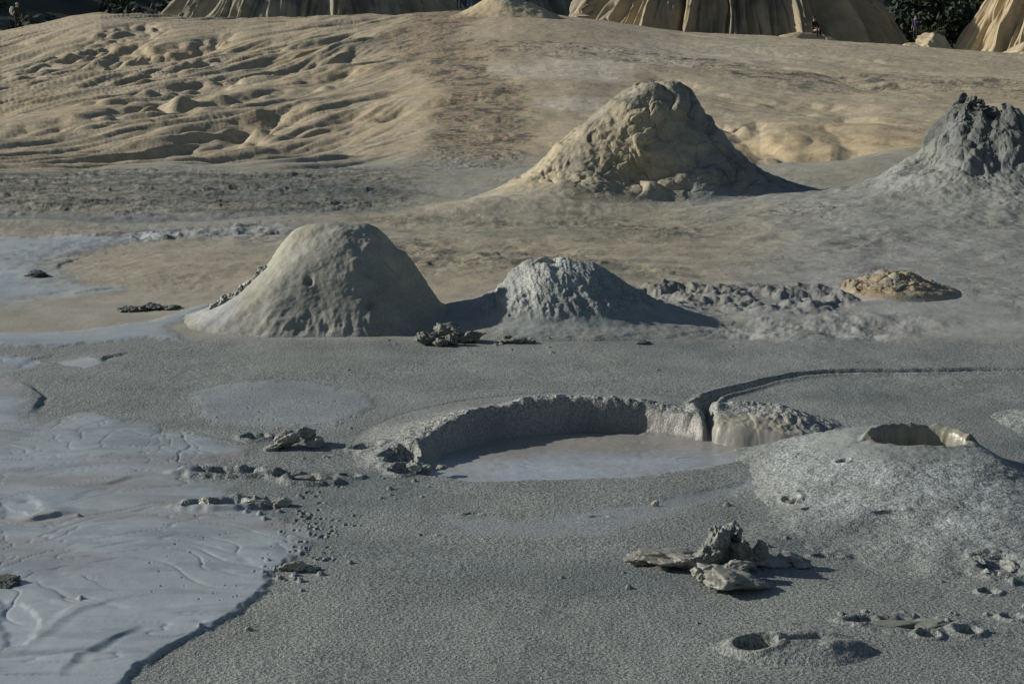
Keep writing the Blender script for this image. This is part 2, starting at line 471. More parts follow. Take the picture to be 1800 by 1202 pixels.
    if near_detail:
        z += near * grn * (.0010 * fbm(x * 47 + y * 13, y * 41, 2, 75) + .0045 * fbm(x * 7, y * 6, 3, 76) * ss(-.2, .4, n_soft))
    for hx, hy, ax, ay, dp in HOLES:
        q = np.hypot((x - hx) / ax, (y - hy) / ay)
        z -= dp * (1 - ss(.75, 1.0, q))
    if not want_col:
        return z.reshape(shp)
    # ---- colour (surface albedo)
    n1 = fbm(x * .5, y * .35, 4, 81); n2 = fbm(x * 3.1, y * 2.4, 4, 82); n3 = fbm(x * .12, y * .12, 3, 83)
    C = np.empty((x.size, 3))
    TAN = lin((176, 162, 134)) ; OCH = lin((184, 164, 126)); GTAN = lin((164, 155, 134)); WHT = lin((200, 191, 172)); RED = lin((122, 100, 80)); DRK = lin((88, 88, 78))
    GRV = lin((130, 134, 129)); BLU = lin((170, 179, 182)); GRY = lin((148, 150, 146)); OLV = lin((146, 144, 130))  # BLU: blue-grey mud, raised so part of its wet gloss is painted
    def lay(col, w):
        w = np.clip(w, 0, 1)[:, None]
        C[:] = C * (1 - w) + col[None] * w
    C[:] = TAN
    lay(OCH, ss(-.1, .5, n3 + .3 * n1) * .55)
    lay(OCH, .5 * ss(1250, 1330, px) * ss(200, 230, py) * (1 - ss(330, 350, py)))
    lay(GTAN, .55 * ss(-.1, .35, n1) * onhill)
    lay(GTAN, .5 * ss(900, 1100, px) * onhill * (1 - ss(190, 215, py)))
    lay(WHT, Zn['white'] * .75)
    lay(RED, Zn['path'] * (.35 + .5 * ss(-.1, .3, n2)) * np.interp(py, [30, 120, 300], [1, .5, .45]))
    spk = ss(.04, .22, mix(fbm(x * 4.5, y * 2.6, 4, 84, .62), fbm(x * 1.1, y * .6, 6, 85, .68), fr))
    strk = ss(-.05, .25, fbm(x * .35, y * 1.1, 5, 87, .6))
    lay(DRK, spk * np.clip(1.0 * Zn['path'] + .95 * Zn['band'] + .65 * Zn['tramp1'] + .9 * Zn['dark1'], 0, .9))
    flat = 1 - onhill
    lay(OLV, flat * .9)
    lay(GRY, flat * .5 * ss(-.2, .3, n1))
    lay(lin((86, 92, 84)), flat * strk * np.clip(Zn['tramp1'] * 1.2 + .35 * Zn['tanflat'] + .4 * Zn['midslope'], 0, 1) * .8)
    lay(GTAN, .85 * Zn['tanflat'])
    lay(lin((166, 156, 132)), Zn['midslope'] * (.55 + .5 * n2))
    lay(lin((120, 122, 112)), Zn['midslope'] * .6 * ss(.0, .3, fbm(x * .8 + 3, y * .9, 5, 93, .6)))
    lay(GRY, Zn['right'] * .85)
    lay(lin((176, 168, 145)), np.clip(apr * 1.6, 0, 1) * .8)
    lay(DRK, flat * spk * np.clip(.4 * Zn['right'] * am + .7 * Zn['tramp1'] + .9 * Zn['dark1'] + .6 * Zn['clods2'] + .45 * Zn['clods'] + .5 * Zn['midslope'] * am, 0, .9))  # churned specks; on the mid slope they also paint in bump shadows
    lay(GRY * .7, Zn['clods'] * .6)
    lay(lin((100, 107, 104)), Zn['dark1'] * .7 * (1 - spk))
    lay(GRV, Zn['gravel'])
    lay(lin((104, 111, 112)), Zn['gravel'] * .6 * ss(0, .35, fbm(x * .7 + 5, y * .8, 4, 92)))
    lay(lin((136, 139, 132)), Zn['gravel'] * .45 * ss(0, .4, fbm(x * 1.2, y * .9, 3, 86)))
    bl = np.clip(BLU, 0, 1)
    fas = (1 - ss(-.16, .03, fm['A'] + .12 * fbm(x * 5, y * 4, 4, 91)))
    fac = mix(fas, fa, ss(960, 1010, py))
    lay(bl, np.maximum.reduce([fb * .8, fe * .75, fs * .3, fac * .85, fc * .35, fd * .3]))
    lay(lin((140, 148, 150)), fa * .6 * ss(.0, .22, fbm(x * 2.2 + .6 * pn(x * 2, y * 2, 89), y * 7, 5, 90, .6)))
    lay(lin((150, 146, 140)), fa * .75 * ss(-.05, .3, fbm(x * .9 + 4, y * 2.2, 4, 88)) * np.interp(py, [600, 700, 960, 1010], [.5, 1, 1, .2]))
    lay(lin((112, 116, 114)), fs * .8)
    lay(lin((176, 184, 190)), pu * .6)
    C *= (1 + .22 * n2[:, None] * (1 - .7 * flow[:, None])) * (1 + .10 * n1[:, None])
    ground.coarse = (np.clip(.75 * mid + onhill, 0, 1) * (1 - np.clip(np.maximum(fb, fs * .5), 0, 1)) * (1 - .8 * Zn['gravel']) * np.clip(.35 + .9 * np.maximum.reduce([Zn['path'], Zn['band'], Zn['tramp1'], Zn['clods'], Zn['clods2'], .45 * Zn['midslope'] * am, .6 * Zn['right'] * am]), 0, 1)).reshape(shp)
    rough = .9 - .64 * np.maximum.reduce([fac, fb * .8, fc * .5, fe * .8, fd * .5]) - .12 * fs - .08 * pu - .22 * Zn['gravel'] * (1 - fac) + .08 * n2
    grain = mix(np.full(x.shape, .35), np.ones(x.shape), grn) * (1 - .93 * np.maximum.reduce([fas_, fb, fe, pu])) * (1 - .3 * onhill)
    return z.reshape(shp), np.clip(C, .01, .9).reshape(shp + (3,)), np.clip(rough, .2, .95).reshape(shp), np.clip(grain, 0.02, 1).reshape(shp)

# ------------------------------------------------------------------ materials
def mud_material(name, use_attr=True, base=(.2, .2, .2), rough=.85, grain_size=100.0, bump=1.0, fleck=.62, spec=.5):
    m = bpy.data.materials.new(name)
    m.use_nodes = True
    nt = m.node_tree; N = nt.nodes; L = nt.links
    b = N["Principled BSDF"]
    b.inputs["Specular IOR Level"].default_value = spec
    geo = N.new("ShaderNodeNewGeometry")
    if use_attr:
        ca = N.new("ShaderNodeAttribute"); ca.attribute_name = "Col"
        pa = N.new("ShaderNodeAttribute"); pa.attribute_name = "Prop"
        sep = N.new("ShaderNodeSeparateColor"); L.new(pa.outputs["Color"], sep.inputs[0])
        colout = ca.outputs["Color"]; ro = sep.outputs[0]; gr = sep.outputs[1]; co_ = sep.outputs[2]
    else:
        rgb = N.new("ShaderNodeRGB"); rgb.outputs[0].default_value = (*base, 1)
        v1 = N.new("ShaderNodeValue"); v1.outputs[0].default_value = rough
        v2 = N.new("ShaderNodeValue"); v2.outputs[0].default_value = 1.0
        colout = rgb.outputs[0]; ro = v1.outputs[0]; gr = v2.outputs[0]; co_ = v2.outputs[0]
    def noise(scale, detail, rgh=.6):
        n = N.new("ShaderNodeTexNoise"); n.inputs["Scale"].default_value = scale; n.inputs["Detail"].default_value = detail
        n.inputs["Roughness"].default_value = rgh
        L.new(geo.outputs["Position"], n.inputs["Vector"])
        return n
    def math_(op, a, bb):
        n = N.new("ShaderNodeMath"); n.operation = op
        for i, s in enumerate((a, bb)):
            if isinstance(s, (int, float)): n.inputs[i].default_value = s
            else: L.new(s, n.inputs[i])
        return n.outputs[0]
    fine = noise(grain_size, 3.0, .65)
    mid = noise(grain_size / 7.0, 5.0, .6)
    big = noise(grain_size / 45.0, 6.0, .6)
    # albedo flecks: grains of lighter and darker silt
    r = N.new("ShaderNodeMapRange"); r.inputs[1].default_value = .32; r.inputs[2].default_value = .68
    r.inputs[3].default_value = 1 - fleck; r.inputs[4].default_value = 1 + fleck
    L.new(fine.outputs[0], r.inputs[0])
    r2 = N.new("ShaderNodeMapRange"); r2.inputs[1].default_value = .3; r2.inputs[2].default_value = .7
    r2.inputs[3].default_value = .86; r2.inputs[4].default_value = 1.14
    L.new(big.outputs[0], r2.inputs[0])
    k = math_('ADD', math_('MULTIPLY', math_('SUBTRACT', r.outputs[0], 1.0), gr), 1.0)
    k = math_('MULTIPLY', k, r2.outputs[0])
    coarse = noise(5.0, 9.0, .72)
    r3 = N.new("ShaderNodeMapRange"); r3.inputs[1].default_value = .50; r3.inputs[2].default_value = .60
    r3.inputs[3].default_value = 0.0; r3.inputs[4].default_value = .68
    L.new(coarse.outputs[0], r3.inputs[0])
    k = math_('MULTIPLY', k, math_('SUBTRACT', 1.08, math_('MULTIPLY', r3.outputs[0], co_)))
    vm = N.new("ShaderNodeVectorMath"); vm.operation = 'SCALE'
    L.new(colout, vm.inputs[0]); L.new(k, vm.inputs["Scale"])
    L.new(vm.outputs[0], b.inputs["Base Color"])
    rr_ = math_('ADD', ro, math_('MULTIPLY', math_('SUBTRACT', mid.outputs[0], .5), .22))
    L.new(rr_, b.inputs["Roughness"])
    fine.inputs['Detail'].default_value = 2.0
    hgt = math_('MULTIPLY', math_('ADD', math_('MULTIPLY', fine.outputs[0], .0058), math_('MULTIPLY', mid.outputs[0], .0035)), gr)
    hgt = math_('ADD', hgt, math_('MULTIPLY', mid.outputs[0], .0025))
    hgt = math_('ADD', hgt, math_('MULTIPLY', math_('MULTIPLY', coarse.outputs[0], co_), .10))
    bp = N.new("ShaderNodeBump"); bp.inputs["Strength"].default_value = bump; bp.inputs["Distance"].default_value = 1.0
    L.new(hgt, bp.inputs["Height"])
    L.new(bp.outputs[0], b.inputs["Normal"])
    return m

M_MUD = mud_material("mud")
M_HILL = mud_material("badland_clay", grain_size=3.0, fleck=.15, bump=.6)

def plain_mat(name, c, rough=.85, metal=0, bump=0.0, scale=30):
    m = bpy.data.materials.new(name); m.use_nodes = True
    nt = m.node_tree; b = nt.nodes["Principled BSDF"]
    n = nt.nodes.new("ShaderNodeTexNoise"); n.inputs["Scale"].default_value = scale; n.inputs["Detail"].default_value = 4
    tc = nt.nodes.new("ShaderNodeTexCoord"); nt.links.new(tc.outputs["Object"], n.inputs["Vector"])
    r = nt.nodes.new("ShaderNodeValToRGB")
    r.color_ramp.elements[0].position = .3; r.color_ramp.elements[1].position = .7
    r.color_ramp.elements[0].color = (*[v * .75 for v in c], 1); r.color_ramp.elements[1].color = (*[min(1, v * 1.2) for v in c], 1)
    nt.links.new(n.outputs[0], r.inputs[0]); nt.links.new(r.outputs[0], b.inputs["Base Color"])
    b.inputs["Roughness"].default_value = rough; b.inputs["Metallic"].default_value = metal
    if bump:
        bp = nt.nodes.new("ShaderNodeBump"); bp.inputs["Distance"].default_value = bump
        nt.links.new(n.outputs[0], bp.inputs["Height"]); nt.links.new(bp.outputs[0], b.inputs["Normal"])
    return m

# ------------------------------------------------------------------ mesh helpers
def grid_mesh(name, X, Y, Z, C=None, RO=None, GR=None, wrap=False, mat=None, flip=False, CO=0.0):
    n, m = X.shape
    co = np.stack([X, Y, Z], -1).reshape(-1, 3)
    idx = np.arange(n * m).reshape(n, m)
    if wrap:
        idx = np.concatenate([idx, idx[:1]], 0)
    a = idx[:-1, :-1].ravel(); b = idx[1:, :-1].ravel(); c = idx[1:, 1:].ravel(); d = idx[:-1, 1:].ravel()
    q = np.stack([a, d, c, b] if flip else [a, b, c, d], 1)
    return raw_mesh(name, co, q, C, RO, GR, mat, CO)

def raw_mesh(name, co, q, C=None, RO=None, GR=None, mat=None, CO=0.0):
    me = bpy.data.meshes.new(name)
    me.vertices.add(len(co)); me.vertices.foreach_set("co", co.astype(np.float32).ravel())
    k = q.shape[1]
    me.loops.add(q.size); me.loops.foreach_set("vertex_index", q.astype(np.int32).ravel())
    me.polygons.add(len(q)); me.polygons.foreach_set("loop_start", (np.arange(len(q)) * k).astype(np.int32))
    try: me.polygons.foreach_set("loop_total", np.full(len(q), k, np.int32))
    except Exception: pass
    me.polygons.foreach_set("use_smooth", np.ones(len(q), bool))
    me.update(calc_edges=True)
    if C is not None:
        def full(v):
            return np.full(len(co), v, float) if np.isscalar(v) else np.ravel(v)
        at_ = me.attributes.new("Col", 'FLOAT_COLOR', 'POINT')
        d = np.ones((len(co), 4), np.float32); d[:, :3] = C.reshape(-1, 3)
        at_.data.foreach_set("color", d.ravel())
        at2 = me.attributes.new("Prop", 'FLOAT_COLOR', 'POINT')
        d = np.ones((len(co), 4), np.float32); d[:, 0] = full(RO); d[:, 1] = full(GR); d[:, 2] = full(CO)
        at2.data.foreach_set("color", d.ravel())
    if mat: me.materials.append(mat)
    return me

def link(name, me, parent=None, loc=None):
    o = bpy.data.objects.new(name, me); COL.objects.link(o)
    if parent: o.parent = parent
    if loc is not None: o.location = loc
    return o

def tag(o, label=None, cat=None, group=None, kind=None):
    if label: o["label"] = label
    if cat: o["category"] = cat
    if group: o["group"] = group
    if kind: o["kind"] = kind
    return o

def empty(name, loc):
    o = bpy.data.objects.new(name, None); COL.objects.link(o); o.location = loc
    o.empty_display_size = .1
    return o

# ------------------------------------------------------------------ crater ring and pool (own patch of surface)
CR_POLY = W([(765, 800), (850, 774), (1000, 757), (1130, 757), (1215, 768), (1262, 782), (1330, 788), (1400, 792), (1330, 812), (1230, 832), (1080, 850), (950, 856),
             (830, 858), (760, 842), (742, 820)], -.035)
CR1 = [(at(px, py, z), z) for px, py, z in [(688, 822, .015), (694, 800, .04), (735, 766, .075), (800, 728, .11), (860, 710, .12), (930, 700, .125), (1000, 694, .125), (1070, 695, .12),
                                             (1130, 702, .10), (1180, 714, .08), (1212, 727, .07), (1232, 744, .055), (1240, 758, .03)]]
CR2 = [(at(px, py, z), z) for px, py, z in [(1268, 706, .09), (1300, 700, .10), (1370, 703, .10), (1440, 713, .075), (1520, 728, .045), (1590, 745, .015)]]
CCX, CCY = at(1060, 775)
CRX, CRY = 1.35, 1.45

def crater_height(x, y):
    z0, C, ro, gr = ground(x, y)
    edge = np.hypot((x - CCX) / CRX, (y - CCY) / CRY)
    fade = 1 - ss(.62, .97, edge)
    wx = x + .010 * pn(x * 12, y * 12, 91) + .003 * pn(x * 40, y * 40, 92)
    wy = y + .012 * pn(x * 12 + 5, y * 12, 93) + .003 * pn(x * 40, y * 40, 94)
    rim = np.zeros_like(x)
    lip = np.zeros_like(x)
    for (crest, win, wout, sgn) in ((CR1, .075, .30, 2.0), (CR2, .36, .20, 3.0)):
        P = [c[0] for c in crest]; H = np.array([c[1] for c in crest])
        d, s, sd = dline(wx, wy, P)
        Pn = np.array(P); L = np.concatenate([[0], np.cumsum(np.hypot(*(Pn[1:] - Pn[:-1]).T))]); L /= L[-1]
        h = np.interp(s, L, H) * (.9 + .16 * pn(x * 3.1, y * 3.1, 101))
        inside = sd < 0      # pool side (south of a line drawn left to right)
        wn = win * (1.3 + (1.0 * ss(.6, 1, s) if sgn < 2.5 else 0) + .3 * pn(x * 5, y * 5, 102))
        prof = np.where(inside, np.exp(-(d / wn) ** sgn), np.exp(-(d / wout) ** 1.5))
        rim = np.maximum(rim, h * prof)
        lip = np.maximum(lip, np.exp(-(d / .10) ** 2))
    sdp = sdpoly(x + .01 * pn(x * 9, y * 9, 95), y + .02 * pn(x * 7, y * 6, 96), CR_POLY)
    nearshore = ss(7.05, 7.35, y + .0 * x)            # far side plunges, near side shelves
    dig = mix(1 - ss(-.13, .04, sdp), 1 - ss(-.05, .015, sdp), nearshore)
    bead = rim / .12
    z = z0 + fade * (rim + lip * (.014 * fbm(x * 22, y * 20, 3, 97)) + bead * .016 * fbm(x * 9, y * 8, 4, 98)) - .085 * dig
    # drain notch between the ring's two halves
    d, s, _ = dline(wx, wy, [at(1236, 700), at(1240, 735), at(1250, 775)])
    z -= .075 * np.exp(-(d / .022) ** 2) * fade
    z = z - .012 * (1 - fade) - .006 * ss(.9, 1, edge)
    inn = 1 - ss(-.02, .05, sdp)
    CW = lin((178, 176, 162)); CG = lin((150, 152, 146))
    t = np.clip(bead * 1.1, 0, 1)[..., None]
    C = C * (1 - t) + t * CG
    t2 = (ss(.55, .95, bead) * ss(-.2, .2, fbm(x * 12, y * 12, 3, 103)) * .5)[..., None]  # pale crest crust, with its sunlit strip painted lighter
    C = C * (1 - t2) + t2 * CW
    # wet tan skin of the right-hand lump
    lx, ly = at(1315, 755, .05)
    wetl = (1 - ss(.55, 1.05, np.hypot((x - lx) / .28, (y - ly) / .27)))
    C = C * (1 - .85 * wetl[..., None]) + .85 * wetl[..., None] * lin((172, 164, 146))
    C = C * (1 - inn[..., None]) + inn[..., None] * lin((138, 136, 128))
    ro = ro * (1 - .5 * wetl) ; ro = mix(ro, .5, inn)
    gr = np.clip(gr * (1 - .85 * wetl) * (1 - .8 * inn) + .6 * np.clip(bead, 0, 1) * (1 - wetl), 0, 1.4)
    # lumpy skin
    z = z + fade * wetl * .006 * fbm(x * 22, y * 18, 3, 99)
    l2x, l2y = at(1450, 735, .05)
    lump = 1 - ss(.5, 1.1, np.hypot((x - l2x) / .45, (y - l2y) / .35))
    z = z + fade * lump * .020 * fbm(x * 19, y * 14, 3, 100)
    return z, C, ro, gr

HOLES.append((CCX, CCY, CRX * .80, CRY * .80, .16))
HOLES.append((*at(1330, 1133, .02), .085, .072, .15))
HOLES.append((*at(1616, 766, .15), .185, .12, .08))

# ------------------------------------------------------------------ ground sheet
def fan(dense=18.6, ncol=1080):
    d = math.radians(dense)
    inner = np.linspace(-d, d, ncol)
    st = inner[1] - inner[0]
    out = []; a = d
    while a < math.pi:
        st *= 1.09
        a = a + min(st, math.radians(6)); out.append(min(a, math.pi))
    out = np.array(out)
    return np.concatenate([-out[::-1], inner, out])
pyr = np.arange(1290, 292, -1.3)
# fewer rows where the flat ground is seen at a grazing angle less often
Rn = CH / np.tan(PITCH + np.arctan((pyr - 601) / F))
Rn = Rn[(Rn < RB)]
Rf = np.geomspace(RB + .05, 135, 430)
Ro = np.array([140, 150, 165, 185, 215, 260, 330, 450, 700, 1200, 2500])
Rr = np.concatenate([[0.02, .4, .9, 1.6, 2.4, 3.1, 3.6], Rn, Rf, Ro])
AZ = fan()
A2, R2 = np.meshgrid(AZ, Rr, indexing='ij')
GX = R2 * np.sin(A2); GY = R2 * np.cos(A2)
GZ, GC, GRo, GGr = ground(GX, GY)
me = grid_mesh("ground", GX, GY, GZ, GC, GRo, GGr, mat=M_MUD, flip=True, CO=ground.coarse)
g = link("ground", me)
tag(g, kind="structure")
del GX, GY, GZ, GC, A2, R2
HOLES.clear()

# crater thing
def disc_grid(cx, cy, rx, ry, nphi, nr, pw=1.0):
    ph = np.linspace(0, 2 * math.pi, nphi, endpoint=False)
    r = np.linspace(0.0005, 1, nr) ** pw
    P, Rr_ = np.meshgrid(ph, r, indexing='ij')
    return cx + rx * Rr_ * np.cos(P), cy + ry * Rr_ * np.sin(P)
def rect_in_ellipse(cx, cy, rx, ry, n, m):
    # square mapped smoothly to a disc: even cells, no pole
    u, v = np.meshgrid(np.linspace(-1, 1, n), np.linspace(-1, 1, m), indexing='ij')
    X = u * np.sqrt(1 - v * v / 2); Y = v * np.sqrt(1 - u * u / 2)
    return cx + rx * X, cy + ry * Y
ct = empty("mud_crater", (CCX, CCY, 0))
tag(ct, "wide open mud crater with a raised crusty ring holding a flat pool of grey mud", "mud crater")
X, Y = rect_in_ellipse(CCX, CCY, CRX, CRY, 620, 480)
Z, C, ro, gr = crater_height(X, Y)
r1 = link("crater_ring", grid_mesh("crater_ring", X - CCX, Y - CCY, Z, C, ro, gr, mat=M_MUD), ct)
pcx, pcy = at(1040, 808)
X, Y = rect_in_ellipse(pcx, pcy, .95, .62, 260, 180)
pcw = np.abs(fbm(X * 2.4 + .8 * pn(X * 2, Y * 2, 123), Y * 5, 3, 124))
rp_ = .0030 * fbm(X * 4, Y * 8, 4, 120) - .0016 * np.exp(-(pcw / .03) ** 1.3) + .0012 * fbm(X * 22, Y * 30, 2, 121)
Z = -.027 + rp_
n_ = ss(-.1, .35, fbm(X * 2.2 + 3, Y * 4.5, 4, 122))
C = mix(lin((164, 171, 178))[None, None], lin((150, 150, 143))[None, None], (n_ * .8)[..., None])
dnear = ss(pcy + .05, pcy + .34, Y)[..., None]
C = mix(C, lin((150, 144, 132))[None, None], dnear * .8)
link("pool_surface", grid_mesh("pool_surface", X - CCX, Y - CCY, Z, C, .28 + .2 * n_, .04 + 0 * Z, mat=M_MUD), ct)

# ------------------------------------------------------------------ mounds
def profile(cpx, Yc, pts):
    cx, _ = at_Y(cpx, 500, Yc)
    out = []
    for (a, b) in pts:
        x, z = at_Y(a, b, Yc)
        out.append((abs(x - cx), z))
    out.sort()
    return np.array(out)

def mound(name, cpx, Yc, left, right, front=None, back=None, rout=None, nphi=420, nr=220, disp=None, color=None, mat=M_MUD, label=None, cat=None,
          zground=0.0, blend=.05, rpow=1.0, shape=None, prop=(.85, .9), base_fn=None, part=None):
    cx = at_Y(cpx, 500, Yc)[0]
    PL = profile(cpx, Yc, left); PR = profile(cpx, Yc, right)
    for P in (PL, PR): P[:, 1] -= zground
    if front is None: front = PR
    if back is None: back = PL
    front = np.array(front, float); back = np.array(back, float)
    pk = (PL[0, 1] + PR[0, 1]) / 2
    front[:, 1] *= pk / front[0, 1]; back[:, 1] *= pk / back[0, 1]
    rout = rout or max(PL[-1, 0], PR[-1, 0])
    ph = np.linspace(0, 2 * math.pi, nphi, endpoint=False)
    rl = np.linspace(0, 1, nr) ** rpow
    PH, RL = np.meshgrid(ph, rl, indexing='ij')
    c = np.cos(PH); s = np.sin(PH)
    wr = np.maximum(c, 0) ** 2; wlf = np.maximum(-c, 0) ** 2; wb = np.maximum(s, 0) ** 2; wf = np.maximum(-s, 0) ** 2
    rmax = wr * PR[-1, 0] + wlf * PL[-1, 0] + wb * back[-1, 0] + wf * front[-1, 0]
    R_ = RL * rmax
    def smooth_interp(r, P):
        k = .015 * P[-1, 0]
        return (np.interp(r, P[:, 0], P[:, 1]) + np.interp(np.abs(r - k), P[:, 0], P[:, 1]) + np.interp(r + k, P[:, 0], P[:, 1]) + np.interp(r + 2 * k, P[:, 0], P[:, 1]) + np.interp(np.abs(r - 2 * k), P[:, 0], P[:, 1])) / 5
    # normalise each profile by its own radius so that directions blend
    Zp = 0
    for w_, P in ((wr, PR), (wlf, PL), (wb, back), (wf, front)):
        Zp = Zp + w_ * smooth_interp(RL * P[-1, 0], P)
    Zp = Zp - .015 * ss(.9, 1, RL)
    X = cx + R_ * np.cos(PH); Y = Yc + R_ * np.sin(PH)
    if shape is not None:
        X, Y, Zp = shape(X, Y, Zp, PH, R_, cx, Yc)
    edge = ss(.02, .12, 1 - RL)
    fz = (base_fn or ground)(X, Y)
    z0, C0, ro0, gr0 = fz
    Z = z0 + Zp
    # displace along the normal
    if disp is not None:
        P3 = np.stack([X, Y, Z], -1)
        dphi = np.roll(P3, -1, 0) - np.roll(P3, 1, 0)
        dr = np.gradient(P3, axis=1)
        Nn = np.cross(dr, dphi); Nn /= np.linalg.norm(Nn, axis=-1, keepdims=True) + 1e-9
        k = max(1, nr // 60)
        Nn[:, :k] = np.array([0, 0, 1.0])
        D = disp(X, Y, Z - z0, PH, R_, cx, Yc) * edge
        P3 = P3 + Nn * D[..., None]
        P3[:, 0] = P3[:, 0].mean(0)
        X, Y, Z = P3[..., 0], P3[..., 1], P3[..., 2]
    t = ss(0.0, blend, Z - z0)
    CO = ground.coarse * (1 - t) + (.35 * t if Yc > 15 else 0)
    if color is not None:
        Cm, rm, gm = color(X, Y, Z - z0, PH, R_, cx, Yc)
        C = C0 * (1 - t[..., None]) + Cm * t[..., None]
        RO = ro0 * (1 - t) + rm * t; GR = gr0 * (1 - t) + gm * t
    else:
        C, RO, GR = C0, ro0, gr0
    o_loc = (cx, Yc, 0.0)
    me = grid_mesh(name, X - cx, Y - Yc, Z, np.clip(C, .01, .9), np.clip(RO, .2, .95), GR, wrap=True, mat=mat, flip=False, CO=CO)
    if part:
        e = empty(name, o_loc); tag(e, label, cat)
        o = link(part, me, e)
        return e
    o = link(name, me, None, o_loc)
    tag(o, label, cat)
    return o

def blobs(x, y, z, sc, seed, k=6.0):
    f1, f2, idv = worley3(x * sc, y * sc, z * sc, seed)
    return f1, f2, idv

# --- big smooth dome, left
def d1(X, Y, Z, PH, R_, cx, cy):
    u = X - cx; v = Y - cy
    base = .042 * fbm3(X * 2.3, Y * 2.3, Z * 2.0, 5, 201) + .007 * fbm3(X * 11, Y * 11, Z * 11, 3, 202)
    right = ss(-.12, .25, u)
    base += right * .032 * fbm3(X * 4.2, Y * 4.2, Z * 3, 4, 203)
    # foot slumps, cut vertically
    ft = np.exp(-((Z - .05) / .07) ** 2) * (v < 0)
    base += ft * .022 * ridged(PH * 5, Z * 3, 3, 204) * ss(-.55, -.3, u)
    # cracks
    cr = np.abs(fbm3(X * 2.3 + 4, Y * 2.3, Z * 2.3, 2, 205))
    base -= .022 * right * np.exp(-(cr / .012) ** 2) * ss(.02, .2, fbm3(X * 3, Y * 3, Z * 3, 2, 206))
    base += right * ss(.12, .3, Z) * .010 * ridged(X * 5, Z * 5, 3, 207)
    # pit
    for (a, b_, rr_) in ((548, 488, .022), (655, 528, .03), (735, 485, .015)):
        x_, z_ = at_Y(a, b_, cy - .35)
        base -= .035 * np.exp(-(((X - x_) ** 2 + (Z - z_) ** 2) / rr_ ** 2)) * (v < 0)
    # the torn crust on the left shoulder
    l = (np.abs(np.interp(u, [-.95, -.55, -.38], [.03, .13, .30]) - Z) < .06)
    return base
def c1(X, Y, Z, PH, R_, cx, cy):
    n = fbm3(X * 1.6, Y * 1.6, Z * 1.6, 4, 211)
    c = mix(lin((160, 156, 138))[None, None], lin((144, 144, 133))[None, None], ss(-.15, .3, n)[..., None])
    blue = ss(-.75, -1.1, X - cx) * (Y < cy + .3)
    bl = ss(-.1, .1, -(X - cx) - .62 + .2 * n) * (1 - ss(.12, .25, Z))
    c = mix(c, lin((162, 168, 178))[None, None], bl[..., None] * .5)
    c = c * (1 + .2 * fbm3(X * 7, Y * 7, Z * 7, 3, 212) + .16 * fbm3(X * 9, Y * 9, Z * 1.5, 3, 213))[..., None]
    return c, .8 + 0 * Z, .28 + 0 * Z
mound("mud_dome", 597, 11.0,
      [(597, 386), (560, 388), (535, 391), (515, 402), (498, 424), (480, 452), (462, 474), (435, 496), (405, 520), (370, 540), (330, 558), (280, 578), (220, 590)],
      [(597, 386), (625, 388), (648, 396), (674, 411), (698, 432), (721, 458), (742, 488), (761, 514), (779, 540), (800, 560), (840, 572), (900, 585)],
      front=[(0, .665), (.12, .655), (.23, .62), (.34, .53), (.44, .42), (.54, .29), (.64, .16), (.70, .07), (.75, .02), (.85, -.01)],
      back=[(0, .665), (.15, .62), (.3, .48), (.5, .25), (.7, .08), (.95, -.01)],
      disp=d1, color=c1, nphi=640, nr=300, label="tall smooth grey mud dome left of the small whitish cone, its right half in shade", cat="mud volcano")

# --- small whitish cone
V2 = (965, 463)
def sh2(X, Y, Z, PH, R_, cx, cy):
    vx, vy = at_Y(966, 463, cy)[0], cy
    q = np.hypot((X - vx) / .075, (Y - vy) / .06) + .15 * pn(PH * 2, PH * 0 + 3, 220)
    return X, Y, Z - .09 * (1 - ss(.7, 1.0, q)) + np.where(Y > vy, .016, -.006) * np.exp(-((q - 1.15) / .25) ** 2)
def d2(X, Y, Z, PH, R_, cx, cy):
    u = X - cx
    f1, f2, _ = worley3(X * 9, Y * 9, Z * 9, 222)
    body = ss(.06, .14, Z)
    k = body * (.022 * fbm3(X * 5, Y * 5, Z * 4, 4, 223) + .010 * (f2 - f1 - .3) + .009 * fbm3(X * 22, Y * 22, Z * 22, 3, 224))
    k += body * .02 * ridged(X * 9 + Z * 3, Z * 6, 3, 225)
    return k + (1 - body) * .012 * fbm3(X * 9, Y * 9, Z * 9, 3, 226)
def c2(X, Y, Z, PH, R_, cx, cy):
    n = fbm3(X * 3, Y * 3, Z * 3, 4, 227)
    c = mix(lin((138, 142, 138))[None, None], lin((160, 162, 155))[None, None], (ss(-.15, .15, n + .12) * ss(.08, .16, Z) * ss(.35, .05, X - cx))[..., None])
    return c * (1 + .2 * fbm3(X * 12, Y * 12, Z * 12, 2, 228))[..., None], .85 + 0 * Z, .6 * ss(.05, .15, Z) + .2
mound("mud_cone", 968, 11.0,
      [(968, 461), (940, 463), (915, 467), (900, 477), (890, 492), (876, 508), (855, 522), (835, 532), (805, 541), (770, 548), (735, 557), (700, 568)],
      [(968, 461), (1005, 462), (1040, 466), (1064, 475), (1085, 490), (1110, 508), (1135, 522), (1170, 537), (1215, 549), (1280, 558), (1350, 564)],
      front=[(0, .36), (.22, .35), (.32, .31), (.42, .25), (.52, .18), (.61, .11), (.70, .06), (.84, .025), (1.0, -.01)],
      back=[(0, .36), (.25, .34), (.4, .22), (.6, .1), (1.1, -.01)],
      shape=sh2, disp=d2, color=c2, nphi=640, nr=300, label="small whitish crusted mud cone with a little round vent on its flat top", cat="mud volcano")

